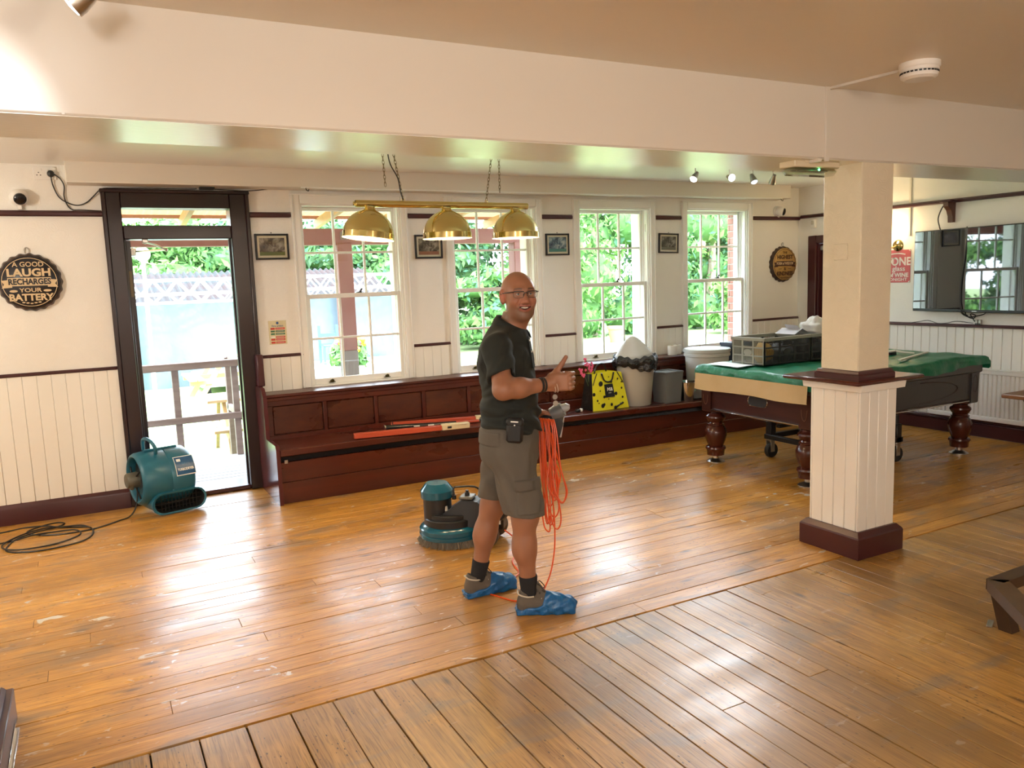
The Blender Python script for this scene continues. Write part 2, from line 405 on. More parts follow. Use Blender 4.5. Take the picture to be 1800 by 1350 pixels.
beam = thing('ceiling_beam', None, None, (2, 3.2, 2.215), kind='structure')
MB().box((-3.6, 2.95, 2.215), (XR, 3.40, 2.9), .008).m(1).box((-3.6, 2.956, 2.2135), (XR, 3.394, 2.2155)).build('plaster', [MBEAM, MCEIL2], beam, world=True)
MB().box((-.005, 2.947, 2.217), (.003, 2.951, 2.30)).build('plaster_seam', MBEAM, beam, world=True)

# ---- cornice boxing above the windows, with its batten
cor = struct('trim_1')
b = MB().box((-.03, 6.53, 2.445), (7.12, 6.75, 2.60), .006); b.build('boxing', MBEAM, cor)
MB().box((1.62, 6.522, 2.437), (6.98, 6.535, 2.449), .003).build('batten', MGLOSSW, cor)
hk = MB()
for hx in (1.66, 6.95): hk.tube(crom([(hx, 6.525, 2.44), (hx, 6.515, 2.425), (hx+.015, 6.51, 2.415), (hx+.02, 6.51, 2.43)], 4), .0035, 6)
hk.build('curtain_hook', MBLACK, cor)
# ---- picture rail and dado rail
def rail(n, segs, z0, z1, d, horizontal='x', rnd=0):
    t = struct('trim_%d' % n)
    for (a, c) in segs:
        b = MB()
        if horizontal == 'x': b.box((a, YW-d, z0), (c, YW, z1), min(.008, d*.4)).box((a, YW-d*.6, z1-.004), (c, YW, z1+.006), .003)
        else: b.box((XR-d, a, z0), (XR, c, z1), min(.008, d*.4)).box((XR-d*.6, a, z1-.004), (XR, c, z1+.006), .003)
        b.build('moulding', MMAROON, t)
    return t
gaps = [(1.235, 1.57)] + [(WIN[i]+1.02, WIN[i+1]-.012) for i in range(3)] + [(WIN[3]+1.02, XR)]
rail(2, [(-2.2, .19)] + gaps, 2.222, 2.258, .032)
rail(3, [(-2.2, .185)] + [(a-.02 if i else a, c+.03 if i < 4 else c) for i, (a, c) in enumerate(gaps)], 1.078, 1.097, .026)
rail(4, [(-3.5, 6.70)], 2.235, 2.268, .03, 'y')
rail(5, [(-3.5, 5.62)], 1.045, 1.068, .05, 'y')
# ---- tongue and groove boards below the dado
def board_x(x0, x1, z0, z1):
    MB().box((x0+.0006, YW-.014, z0), (x1-.0006, YW+.005, z1), .0025).build('wall_board', MBOARD, wall_back)
x = -2.11
while x < .17: board_x(x, min(x+.0925, .188), .14, 1.08); x += .0925
for (a, c) in gaps[:4]:
    n = max(1, round((c-a)/.093))
    for k in range(n): board_x(a+(c-a)*k/n, a+(c-a)*(k+1)/n, .79, 1.08)
for k in range(8): board_x(6.73+.0925*k, 6.73+.0925*(k+1), .79 if k < 4 else 0.1, 1.08)
y = 5.58
while y > 2.6:
    MB().box((XR-.014, y-.0885, .13), (XR+.005, y-.0015, 1.05), .004).build('wall_board', MBOARD, wall_right); y -= .09
bb = struct('baseboard_back')
MB().prism([(0, 0), (.036, 0), (.036, .115), (.030, .135), (.012, .152), (0, .152)], 2.39, Matrix(((0, 0, 1, -2.2), (-1, 0, 0, YW), (0, 1, 0, 0), (0, 0, 0, 1)))).build('skirting', MMAROON, bb, fix=True)
bb = struct('baseboard_right')
MB().box((XR-.032, -3.5, 0), (XR, 5.60, .125), .006).box((XR-.045, -3.5, .125), (XR, 5.60, .142), .006).build('skirting', MMAROON, bb)
hp = thing('heating_pipe', 'thin maroon painted heating pipe running along the top of the right skirting', 'pipe', (XR-.05, 4.5, .155))
MB().tube([(XR-.052, 3.3, .158), (XR-.052, 5.0, .158), (XR-.052, 5.58, .158)], .0085, 8).build('pipe', MMAROON, hp, world=True)
for py in (3.75, 4.72, 5.3):
    b = MB().tube(crom([(XR-.045, py, .14), (XR-.062, py, .165), (XR-.05, py, .178), (XR-.035, py, .165)], 4), .006, 6)
    b.build('pipe_clip', MWPLAST, hp, world=True)

# ---- sash windows
def window(i):
    w = struct('window_%d' % (i+1)); x0, x1 = OP[i]; c0 = WIN[i]; c1 = c0+1.012; yi = YW
    b = MB()
    b.box((c0+.001, yi-.022, .801), (x0, yi, 2.409), .005).box((x1, yi-.022, .801), (c1-.001, yi, 2.409), .005).box((x0+.0005, yi-.0215, ZT), (x1-.0005, yi, 2.409), .005)
    b.box((c0-.006, yi-.030, 2.405), (c1+.006, yi, 2.417), .003)
    b.box((c0-.001, yi-.032, .802), (c0+.016, yi, 2.406), .004).box((c1-.016, yi-.032, .802), (c1+.001, yi, 2.406), .004)
    b.build('casing', MGLOSSW, w)
    b = MB(); t = .02
    b.box((x0-.01, yi-.004, ZS-.03), (x0+.012, yi+.3, ZT)).box((x1-.012, yi-.004, ZS-.03), (x1+.01, yi+(.3 if i < 3 else .205), ZT)).box((x0+.0125, yi-.0035, ZT-.014), (x1-.0125, yi+.299, ZT+.01))
    for (sx, dr) in ((x0+.012, 1), (x1-.012, -1)):
        b.box((sx, yi+.085, ZS), (sx+dr*.014, yi+.098, ZT-.014)).box((sx, yi+.012, ZS), (sx+dr*.012, yi+.03, ZT-.014)).box((sx, yi+.152, ZS), (sx+dr*.02, yi+.165, ZT))
    b.build('box_frame', MGLOSSW, w)
    MB().box((x0-.01, yi-.005, ZS-.032), (x1+.01, yi+.16, ZS+.012), .004).box((x0-.02, yi+.15, ZS-.05), (x1+.02, yi+.36, ZS-.01)).build('sill', MGLOSSW, w)
    a0, a1 = x0+.014, x1-.014
    def sash(name, z0, z1, yc, top, bot, st):
        b = MB(); d = .02
        b.box((a0, yc-d, z0), (a0+st, yc+d, z1), .004).box((a1-st, yc-d, z0), (a1, yc+d, z1), .004)
        b.box((a0+st, yc-d, z0), (a1-st, yc+d, z0+bot), .004).box((a0+st, yc-d, z1-top), (a1-st, yc+d, z1), .004)
        g0, g1, h0, h1 = a0+st, a1-st, z0+bot, z1-top; gw = (g1-g0)/3; bw = .0095
        for k in (1, 2): b.box((g0+gw*k-bw, yc-.014, h0), (g0+gw*k+bw, yc+.014, h1), .004)
        hm = (h0+h1)/2; b.box((g0, yc-.0145, hm-bw), (g1, yc+.0145, hm+bw), .004)
        so = b.build(name, MGLOSSW, w)
        for k in range(3):
            for (p, q) in ((h0, hm-bw), (hm+bw, h1)):
                MB().box((g0+gw*k+(bw if k else 0), yc-.0015, p), (g0+gw*(k+1)-(bw if k < 2 else 0), yc+.0015, q)).build('pane', MGLASS, so)
        return so
    sash('upper_sash', 1.548, ZT-.014, yi+.122, .032, .036, .034)
    lo = sash('lower_sash', ZS+.012, 1.586, yi+.058, .038, .052, .036)
    xm = (x0+x1)/2
    b = MB().cyl((xm+.06, yi+.060, 1.586), (xm+.06, yi+.060, 1.602), .014, .009, 10).ball((xm+.072, yi+.058, 1.617), .010, 6).tube([(xm+.06, yi+.06, 1.600), (xm+.072, yi+.058, 1.617)], .005, 6).box((xm+.02, yi+.052, 1.586), (xm+.06, yi+.07, 1.594), .002)
    b.build('sash_fastener', MBLACK, lo)
    for lx in (x0+.19, x1-.19):
        b = MB().box((lx-.028, yi+.014, ZS+.024), (lx+.028, yi+.038, ZS+.030), .002).box((lx-.018, yi+.016, ZS+.03), (lx+.018, yi+.030, ZS+.046), .004).tube(crom([(lx-.015, yi+.02, ZS+.04), (lx, yi+.008, ZS+.052), (lx+.015, yi+.02, ZS+.04)], 4), .005, 6)
        b.build('sash_lift', mat('aged_brass', (.10, .085, .03), .4, .8) if 'aged_brass' not in bpy.data.materials else bpy.data.materials['aged_brass'], lo)
    # small pull eye on the right pulley stile
    MB().box((x1-.0135, yi+.05, 2.10), (x1-.0105, yi+.06, 2.18)).build('pulley_plate', MBRUSH, w)
for i in range(4): window(i)
# brick reveal outside the fourth window
MBRICK = mat('red_brick', (.26, .095, .07), .85, noise=((9, 9, 9), (.34, .17, .13), 1)); MMORT = mat('mortar', (.36, .33, .30), .9)
w4 = bpy.data.objects['window_4']; zz = ZS-.03; k = 0; xb = OP[3][1]
MB().box((xb-.006, YW+.206, ZS-.029), (xb+.01, YW+.30, ZT)).build('mortar_bed', MMORT, w4)
while zz < ZT-.02:
    b = MB().box((xb-.0125, YW+.2055, zz), (xb+.008, YW+(.302 if k % 2 else .262), min(zz+.065, ZT)), .003)
    if not k % 2: b.box((xb-.0125, YW+.271, zz), (xb+.008, YW+.302, min(zz+.065, ZT)), .003)
    b.build('brick', MBRICK, w4); zz += .075; k += 1

# ---- garden door: frame, fanlight, leaf standing open outwards
d1 = struct('door_1')
f0, f1 = .195, 1.228
b = MB()
b.box((f0, YW-.03, 0), (f0+.118, YW+.17, 2.41), .006).box((f1-.138, YW-.03, 0), (f1, YW+.17, 2.41), .006)
b.box((f0+.1175, YW-.029, 2.290), (f1-.1375, YW+.169, 2.409), .006).box((f0+.118, YW-.02, 2.055), (f1-.138, YW+.17, 2.158), .006)
b.box((f0-.012, YW-.045, 0), (f0+.022, YW+.01, 2.418), .008).box((f1-.022, YW-.045, 0), (f1+.012, YW+.01, 2.418), .008).box((f0-.018, YW-.05, 2.398), (f1+.018, YW+.01, 2.425), .006)
b.box((f0+.118, YW+.06, 0), (f0+.135, YW+.10, 2.06), .003).box((f1-.15, YW+.06, 0), (f1-.138, YW+.10, 2.06), .003)
b.build('door_frame', MDOOR, d1)
MB().box((f0+.118, YW-.005, 0), (f1-.138, YW+.30, .035), .006).build('threshold', MMAROON, d1)
MB().box((f0+.10, YW+.04, 2.15), (f1-.12, YW+.046, 2.30)).build('fanlight_pane', MGLASS, d1)
MB().box((f0+.12, YW-.047, 2.412), (f1-.14, YW-.043, 2.418)).build('draught_strip', MCHROME, d1)
lx0, ly0, ly1 = f0+.122, YW+.10, YW+.86
lf = MB()
lf.box((lx0, ly0, .04), (lx0+.044, ly0+.105, 2.05), .004).box((lx0, ly1-.105, .04), (lx0+.044, ly1, 2.05), .004).box((lx0, ly0+.1, .04), (lx0+.044, ly1-.1, .26), .004).box((lx0, ly0+.1, 1.93), (lx0+.044, ly1-.1, 2.05), .004)
leaf = lf.build('door_leaf', MDOOR, d1)
MB().box((lx0+.019, ly0+.1, .25), (lx0+.024, ly1-.1, 1.94)).build('leaf_pane', MGLASS, leaf)
b = MB().box((lx0+.010, ly0-.003, 1.62), (lx0+.034, ly0+.001, 1.82), .001)
for zz in (1.66, 1.70, 1.75, 1.78): b.cyl((lx0+.022, ly0-.005, zz), (lx0+.022, ly0, zz), .005, n=8)
b.build('lock_plate', mat('tarnished_brass', (.12, .09, .05), .4, .7), leaf)
b = MB().box((.44, YW+.02, 2.028), (.48, YW+.06, 2.058), .004).tube([(.46, YW+.05, 2.035), (.545, YW+.16, 2.020), (.62, YW+.22, 1.985)], .008, 8).tube([(.62, YW+.22, 1.985), (.48, YW+.40, 1.985), (lx0+.04, YW+.50, 1.985)], .008, 8).ball((.62, YW+.22, 1.985), .016, 6).ball((.46, YW+.05, 2.035), .014, 6).box((lx0+.044, YW+.44, 1.95), (lx0+.10, YW+.70, 2.01), .008)
b.build('door_closer', MBRUSH, leaf)

# ---- door in the right wall, next to the far corner
d2 = struct('door_2')
b = MB().box((XR-.03, 6.46, 0), (XR+.05, 6.575, 2.03), .008).box((XR-.03, 5.68, 0), (XR+.05, 5.79, 2.03), .008).box((XR-.029, 5.789, 1.941), (XR+.049, 6.461, 2.029), .008).box((XR, 6.44, 0), (XR+.06, 6.47, 1.95), .003)
b.build('door_frame', MMAROON, d2)
lf = MB().box((XR+.05, 5.79, .01), (XR+.09, 6.46, 1.94), .003)
for (z0, z1) in ((.15, .85), (1.0, 1.8)): lf.box((XR+.042, 5.90, z0), (XR+.052, 6.36, z1), .006)
leaf2 = lf.build('door_leaf', MMAROON, d2)
MB().box((XR+.02, 6.28, 1.86), (XR+.055, 6.44, 1.915), .006).build('door_closer', MBRUSH, leaf2)
MB().ball((XR+.01, 5.86, 1.0), .026, 8).cyl((XR+.05, 5.86, 1.0), (XR+.02, 5.86, 1.0), .012).build('door_knob', MBRASS, leaf2)

# ---- left pier (only its skirting and a metal edging strip come into view)
pier = thing('wall_pier', None, None, (-.75, 3.2, 0), kind='structure')
MB().box((-1.15, 2.95, 0), (-.422, 3.52, 2.22), .004).build('plaster', MBOARD, pier, world=True)
MB().box((-1.15, 2.91, 0), (-.382, 3.555, .125), .004).box((-1.15, 2.925, .12), (-.405, 3.535, .15), .012).build('skirting', MMAROON, pier, world=True)
es = thing('metal_edging_strip', 'thin shiny metal edging strip at the foot of the left pier', 'edging strip', (-.37, 3.25, 0))
MB().box((-.380, 2.95, 0), (-.366, 3.44, .012), .002).box((-.381, 2.95, 0), (-.378, 3.44, .03), .001).build('strip', MCHROME, es, world=True)

# ---- panelled column carrying the beam
colm = thing('column', 'white square column with panelled base, maroon drink shelf and maroon plinth', 'column', (3.92, 3.12, 0))
X0, X1, Y0, Y1 = 3.768, 4.080, 2.948, 3.292
MB().box((X0+.01, Y0+.01, 0), (X1-.01, Y1-.01, 1.0)).build('core', MBOARD, colm, world=True)
def cb(lo, hi): MB().box(lo, hi, .0035).build('base_board', MBOARD, colm, world=True)
for k in range(4):
    u0, u1 = k/4, (k+1)/4
    for (yy0, yy1) in ((Y0, Y0+.014), (Y1-.014, Y1)): cb((X0+(X1-X0)*u0+.001, yy0, .1), (X0+(X1-X0)*u1-.001, yy1, 1.0))
    for (xx0, xx1) in ((X0, X0+.013), (X1-.013, X1)): cb((xx0, Y0+.0145+(Y1-Y0-.029)*u0+.001, .1), (xx1, Y0+.0145+(Y1-Y0-.029)*u1-.001, 1.0))
b = MB()
def ring(b, x0, x1, y0, y1, prof):   # square loft, prof = (outset, z)
    b.loft([[(x0-o, y0-o, z), (x1+o, y0-o, z), (x1+o, y1+o, z), (x0-o, y1+o, z)] for o, z in prof])
ring(b, X0, X1, Y0, Y1, [(.038, 0), (.038, .118), (.034, .128), (.012, .152), (.004, .153)]); b.build('plinth', MMAROON, colm, world=True, smooth=20)
b = MB(); ring(b, X0, X1, Y0, Y1, [(.002, .955), (.03, .962), (.034, .998), (.036, 1.004)]); b.build('shelf_moulding', MBOARD, colm, world=True, smooth=20)
MB().box((3.685, 2.895, 1.003), (4.255, 3.44, 1.026), .008).build('drink_shelf', mat('shelf_varnish', (.085, .018, .012), .2, noise=((3, 25, 10), (.05, .012, .010), 1.2)), colm, world=True)
sx0, sx1, sy0, sy1 = 3.770, 4.032, 2.968, 3.225
MB().box((sx0, sy0, 1.02), (sx1, sy1, 2.22), .006).build('shaft', swirl_paint('column_paint', (.74, .67, .52), .5, .6), colm, world=True)
b = MB(); ring(b, sx0, sx1, sy0, sy1, [(.024, 1.024), (.024, 1.05), (.016, 1.058), (.012, 1.072), (.003, 1.076)]); b.build('shaft_skirting', MMAROON, colm, world=True, smooth=20)

# ---- fitted bench under the windows
bench = thing('fitted_bench', 'long fitted mahogany stained bench with panelled back under the windows', 'bench', (1.2, 6.1, 0))
def seatz(x): return .432 - max(0, x-2.2)*.0165
XE = 7.30
# end panel profile in YZ
b = MB().prism([(6.045, 0), (6.045, .43), (6.07, .462), (6.40, .462), (6.41, .80), (6.47, .862), (6.74, .862), (6.74, 0)], .03, Matrix(((0, 0, 1, 1.178), (1, 0, 0, 0), (0, 1, 0, 0), (0, 0, 0, 1))))
b.build('end_panel', mat('end_panel_gloss', (.075, .014, .016), .16), bench, world=True, fix=True, smooth=20)
MB().box((1.208, 6.475, .775), (XE, 6.74, .80), .006).build('ledge', MBENCH, bench, world=True)
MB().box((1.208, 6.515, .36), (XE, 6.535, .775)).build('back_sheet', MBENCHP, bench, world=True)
MB().box((1.208, 6.492, .705), (XE, 6.516, .776), .003).box((1.208, 6.488, .745), (XE, 6.50, .776), .004).build('top_rail', MBENCH, bench, world=True)
MB().box((1.208, 6.492, .34), (XE, 6.516, .465), .003).build('bottom_rail', MBENCH, bench, world=True)
xp = 1.26; edges = [1.208]
while xp < XE-.2:
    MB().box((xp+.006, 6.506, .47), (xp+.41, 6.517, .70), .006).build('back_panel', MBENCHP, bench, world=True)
    MB().box((xp+.412, 6.494, .463), (xp+.444, 6.516, .706), .002).build('stile', MBENCH, bench, world=True)
    xp += .441
MB().box((1.208, 6.494, .463), (1.262, 6.516, .706), .002).build('stile', MBENCH, bench, world=True)
# seat follows the sagging floor: three boards
rs = []
N = 16
def seat_strip(name, y0, y1, t, dz, m):
    rings = []
    for k in range(N+1):
        xx = 1.208 + (XE-1.208)*k/N; z = seatz(xx)+dz
        rings.append([(xx, y0+.006, z-t), (xx, y1, z-t), (xx, y1, z), (xx, y0+.006, z), (xx, y0, z-.006), (xx, y0, z-t+.006)])
    MB().loft(rings).build(name, m, bench, world=True, fix=True, smooth=25)
seat_strip('seat', 6.035, 6.50, .032, 0, MBENCH)
seat_strip('seat_nosing', 6.030, 6.056, .052, -.001, MBENCH)
MB().box((1.208, 6.13, .30), (XE, 6.15, .39)).build('shadow_gap', mat('painted_recess_shade', (.012, .006, .005), .8), bench, world=True)  # near-black strip: shade of the recess under the seat put into colour
def front(z0, z1, y):
    rings = []
    for k in range(N+1):
        xx = 1.208 + (XE-1.208)*k/N; dd = seatz(xx)-.432
        za = z0+dd*z0/.33; rings.append([(xx, y+.003, za), (xx, y+.022, za), (xx, y+.022, z1+dd*z1/.33), (xx, y+.003, z1+dd*z1/.33), (xx, y, z1+dd*z1/.33-.003), (xx, y, za+.003)])
    MB().loft(rings).build('front_board', MBENCH, bench, world=True, fix=True, smooth=20)
front(0, .168, 6.078); front(.170, .325, 6.080)
MB().box((1.24, 6.074, .315), (1.268, 6.082, .345), .002).build('metal_tab', MBRUSH, bench, world=True)
bat = thing('maroon_batten', 'narrow maroon batten on the wall above the bench end by the garden door', 'batten', (1.215, 6.6, .86))
MB().box((1.190, 6.60, .862), (1.24, 6.735, 1.12), .006).build('batten_board', MMAROON, bat, world=True)
# ================================================================== GARDEN
MLAWN = mat('lawn', (.26, .36, .12), .9, noise=((1.2, 1.2, 1), (.34, .42, .18), 1.0), bump=((25, 25, 25), .6, .03))
lawn = struct('lawn'); MB().box((-40, 7.04, -.6), (70, 70, -.40)).build('turf', MLAWN, lawn)
MDECK = mat('weathered_deck', (.30, .29, .29), .7, noise=((2, 30, 10), (.22, .21, .21), 1))
MREDWOOD = mat('faded_red_timber', (.17, .052, .044), .7, noise=((3, 22, 3), (.21, .10, .085), 1.2))
MGREYWOOD = mat('bare_grey_timber', (.17, .145, .13), .75, noise=((20, 20, 3), (.11, .08, .07), 1.2))
MRAILW = mat('faded_brown_rail', (.13, .08, .068), .7, noise=((3, 20, 20), (.19, .13, .115), 1.2))
MPINK = mat('pinkish_purlin', (.30, .15, .09), .7)
MPINE = mat('pale_pine', (.33, .22, .13), .65, noise=((3, 25, 25), (.45, .27, .12), 1.1))
deck = struct('deck')
MB().box((-1.2, 7.04, -.4), (4.9, 8.55, -.085)).build('deck_frame', MGREYWOOD, deck)
for k in range(13): MB().box((-1.2, 7.045+.117*k, -.08), (4.9, 7.045+.117*k+.109, -.052), .004).build('deck_board', MDECK, deck)
rl = thing('deck_railing', 'faded brown timber railing along the outer edge of the deck', 'railing', (.8, 8.5, -.05))
for (n, z0, z1, y0, y1) in (('top_rail', .875, .945, 8.44, 8.56), ('mid_rail', .335, .40, 8.46, 8.50)):
    MB().box((-1.2, y0, z0), (1.36, y1, z1), .006).build(n, MRAILW, rl, world=True)
for px in (-.45, .735, 1.30): MB().box((px-.032, 8.5, -.052), (px+.032, 8.56, .88), .004).build('rail_post', MRAILW, rl, world=True)
MB().box((1.36, 8.40, .86), (1.44, 9.4, .925), .006).build('return_rail', MRAILW, rl, world=True)
MB().box((1.33, 8.46, .31), (1.37, 9.4, .38), .004).build('return_rail', MRAILW, rl, world=True)
MB().box((1.33, 9.33, -.4), (1.40, 9.40, .9), .004).build('rail_post', MRAILW, rl, world=True)
ver = thing('veranda', 'faded red timber veranda with corrugated sheet roof along the outside of the windows', 'veranda', (2.5, 8.5, -.4))
for px in (-.9, 2.515, 4.66):
    MB().box((px-.08, 8.42, -.4), (px+.08, 8.58, .95), .006).build('post', MGREYWOOD, ver, world=True)
    MB().box((px-.0805, 8.4195, .95), (px+.0805, 8.5805, 2.10), .006).build('post', MREDWOOD, ver, world=True)
MB().box((-1.3, 8.43, 2.085), (4.80, 8.57, 2.255), .006).build('beam', MREDWOOD, ver, world=True)
for px in (-.9, 2.515, 4.66): MB().box((px-.04, 8.418, 2.14), (px+.04, 8.43, 2.22), .002, T(0, 0, 0)).build('bolt_plate', MGREYWOOD, ver, world=True)
def roofz(y): return 2.635 - (y-7.0)*.095
for k in range(9):
    px = -1.2+.72*k
    MB().loft([[(px, yy, roofz(yy)-.12), (px+.05, yy, roofz(yy)-.12), (px+.05, yy, roofz(yy)-.025), (px, yy, roofz(yy)-.025)] for yy in (7.06, 9.2)]).build('rafter', MPINE, ver, world=True, fix=True, smooth=20)
for yy in (7.6, 8.3, 9.08): MB().box((-1.4, yy-.03, roofz(yy)-.03), (4.85, yy+.03, roofz(yy)+.005), .003).build('purlin', MREDWOOD if yy < 8.8 else MPINK, ver, world=True)
MSHEET = bpy.data.materials.new('translucent_corrugated_sheet'); MSHEET.use_nodes = True
_n = MSHEET.node_tree.nodes; _l = MSHEET.node_tree.links; _n.clear()
_o = _n.new('ShaderNodeOutputMaterial'); _mx = _n.new('ShaderNodeMixShader'); _d = _n.new('ShaderNodeBsdfDiffuse'); _t = _n.new('ShaderNodeBsdfTranslucent')
_d.inputs[0].default_value = (.42, .25, .12, 1); _t.inputs[0].default_value = (.34, .18, .075, 1); _mx.inputs[0].default_value = .55
_l.new(_d.outputs[0], _mx.inputs[1]); _l.new(_t.outputs[0], _mx.inputs[2]); _l.new(_mx.outputs[0], _o.inputs[0])
b = MB(); nx = 640
vs = []; fs = []
for k in range(nx+1):
    xx = -1.5 + 6.4*k/nx; dz = .011*math.sin(2*PI*xx/.076)
    for yy in (7.06, 9.25): vs.append((xx, yy, roofz(yy)+.018+dz))
for k in range(nx): fs.append((2*k, 2*k+2, 2*k+3, 2*k+1))
b.raw(vs, fs).build('roof_sheet', MSHEET, ver, world=True)

def picnic(x, y, rz, label):
    t = thing('picnic_table', label, 'table', (x, y, -.4), rz)
    for k in range(5): MB().box((-.75, -.36+.145*k, .72), (.75, -.36+.145*k+.135, .755), .004).build('top_board', MPINE, t)
    for s in (-1, 1):
        for k in range(2): MB().box((-.75, s*.66-.13+.135*k, .42), (.75, s*.66-.13+.135*k+.125, .455), .004).build('seat_board', MPINE, t)
    for sx in (-.55, .55):
        for s in (-1, 1):
            M, L = frame_to((sx, s*.66, 0), (sx, s*.20, .72)); MB().box((-.022, -.045, 0), (.022, .045, L), .003, M).build('leg', MPINE, t)
        MB().box((sx-.045, -.78, .34), (sx-.005, .78, .42), .003).build('crossbar', MPINE, t)
    return t
picnic(1.93, 10.25, 0, 'pale pine picnic table on the lawn just beyond the deck railing')
picnic(2.35, 16.0, 90, 'pale pine picnic table far across the lawn in front of the white tarpaulin stage')

# ---- stage with truss, tarpaulin and shed roof
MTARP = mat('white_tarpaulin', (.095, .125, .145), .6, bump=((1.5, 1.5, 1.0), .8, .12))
MWHITEMETAL = mat('white_metal', (.82, .84, .86), .4)
st = thing('garden_stage', 'open air stage with white lattice truss, tarpaulin walls and rusty shed roof', 'stage', (3.7, 18.4, -.4))
def tarp(u, v): return (.95+5.6*u, 18.35+.10*math.sin(u*17)*v+.06*math.sin(u*41+2)*(1-v), -.4+1.83*v)
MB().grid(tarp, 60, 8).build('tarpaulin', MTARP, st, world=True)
for yy in (18.0, 18.45):
    b = MB()
    for zz, rr in ((1.89, .030), (1.60, .034), (1.42, .028)): b.cyl((.55, yy, zz), (6.7, yy, zz), rr, n=8)
    n = 13; wv = 6.1/n
    for k in range(n):
        xa = .6+wv*k
        b.cyl((xa, yy, 1.60), (xa+wv/2, yy, 1.89), .018, n=6).cyl((xa+wv/2, yy, 1.89), (xa+wv, yy, 1.60), .018, n=6)
        b.cyl((xa+wv*.15, yy, 1.60), (xa+wv/2, yy, 1.42), .016, n=6).cyl((xa+wv/2, yy, 1.42), (xa+wv*.85, yy, 1.60), .016, n=6)
    b.build('lattice_truss', MWHITEMETAL, st, world=True)
for px in (.72, 6.62): MB().cyl((px, 18.0, -.4), (px, 18.0, 1.9), .05, n=10).cyl((px+.2, 18.2, -.4), (px+.2, 18.2, 1.9), .035, n=8).build('tower', MWHITEMETAL, st, world=True)
MB().box((5.2, 18.15, -.4), (5.34, 18.28, 1.42), .01).build('post', MREDWOOD, st, world=True)
MB().box((1.9, 16.6, -.26), (6.7, 18.3, -.06), .01).build('platform', MWHITEMETAL, st, world=True)
b = MB()
for k in range(9): b.box((2.0+.55*k, 16.8, -.4), (2.1+.55*k, 16.9, -.25))
b.build('platform_legs', MBLACK, st, world=True)
MROOF2 = mat('rusty_corrugated_iron', (.026, .030, .029), .9, noise=((.6, 3, 3), (.040, .020, .016), 2.2))
vs = []; fs = []
for k in range(241):
    xx = .3+6.6*k/240; dz = .03*math.sin(2*PI*xx/.15)
    for (yy, zz) in ((18.9, 1.42), (21.6, 2.12)): vs.append((xx, yy, zz+dz))
for k in range(240): fs.append((2*k, 2*k+2, 2*k+3, 2*k+1))
MB().raw(vs, fs).build('shed_roof', MROOF2, st, world=True)
MB().box((.4, 21.4, -.4), (6.8, 21.6, 2.05)).build('shed_wall', MGREYWOOD, st, world=True)
MGLOBE = mat('white_globe', (.85, .86, .86), .25)
for px, lab in ((1.13, 'white globe garden lamp on a pole seen through the garden doorway'), (6.44, 'white globe garden lamp on a pole behind the brass shade in the first window')):
    g = thing('globe_lamp', lab, 'lamp', (px, 17.7, -.4))
    MB().cyl((px, 17.7, -.4), (px, 17.7, 2.28), .045, .035, 10).build('pole', MWHITEMETAL, g, world=True)
    MB().ball((px, 17.7, 2.42), .15, 10).build('globe', MGLOBE, g, world=True)
pot = thing('flower_tub', 'green leafy flower tub with yellow and pink blooms on the lawn', 'plant', (4.5, 15.2, -.4))
MB().lathe([(.22, 0), (.33, .45), (.36, .46), (.36, .5), (.3, .5)], 16).build('tub', mat('pale_tub', (.42, .44, .30), .7), pot)
MLEAF = [mat('leaf_%s' % k, c, .6, spec=.15, noise=((1.3, 1.3, 1.3), c2, 1.0)) for k, c, c2 in (('mid', (.065, .155, .045), (.11, .23, .07)), ('bright', (.10, .23, .055), (.17, .31, .08)), ('dark', (.030, .075, .030), (.055, .12, .045)), ('teal', (.055, .15, .085), (.09, .21, .11)))]
def leaf_cloud(centres, radii, n, size, mats, name, parent, core=True, seed=0, world=True):
    g = np.random.default_rng(seed); V = []; F = []; MI = []
    b = MB()
    C = np.array(centres, float); Rr = np.array(radii, float); vol = Rr.prod(1)**.67; pick = g.choice(len(C), n, p=vol/vol.sum())
    d = g.normal(size=(n, 3)); d /= np.linalg.norm(d, axis=1)[:, None]; rad = g.uniform(.55, 1.03, n)**.6
    P = C[pick] + d*rad[:, None]*Rr[pick]
    nrm = d*.6 + g.normal(size=(n, 3))*.5 + np.array([0, -.15, .35]); nrm /= np.linalg.norm(nrm, axis=1)[:, None]
    ax = np.cross(nrm, g.normal(size=(n, 3))); ax /= np.linalg.norm(ax, axis=1)[:, None]; ax[:, 2] -= .25; bx = np.cross(nrm, ax)
    L_ = size*g.uniform(.6, 1.3, n)[:, None]
    q = np.stack([P-ax*L_, P+bx*L_*.42+nrm*L_*.12, P+ax*L_, P-bx*L_*.42+nrm*L_*.12], 1).reshape(-1, 3)
    faces = (np.arange(n)[:, None]*4+np.array([[0, 1, 2, 3]]))
    b.v = [tuple(p) for p in q]; b.f = [tuple(f) for f in faces.tolist()]; b.mi = g.choice(len(mats), n, p=[.5]+[.5/(len(mats)-1)]*(len(mats)-1) if len(mats) > 1 else [1]).tolist()
    if core:
        b.cur = len(mats)
        for c, r in zip(centres, radii): b.ball(c, [k*.74 for k in r], 7)
    return b.build(name, list(mats)+[MLEAF[0]], parent, kind='stuff', world=world, smooth=180)
leaf_cloud([(0, 0, .72)], [(.36, .36, .33)], 260, .10, [MLEAF[1], MLEAF[0]], 'foliage', pot, seed=3, world=False)
MYEL = mat('yellow_petals', (.85, .55, .02), .5); MPNK = mat('pink_petals', (.75, .12, .30), .5)
b = MB()
for k in range(16):
    a = k*2.4; b.m(0 if k % 3 else 1).ball((.2*math.cos(a)*(1+.3*(k % 2)), .22*math.sin(a)-.1, .92+.1*math.sin(k*1.7)), .06, 4)
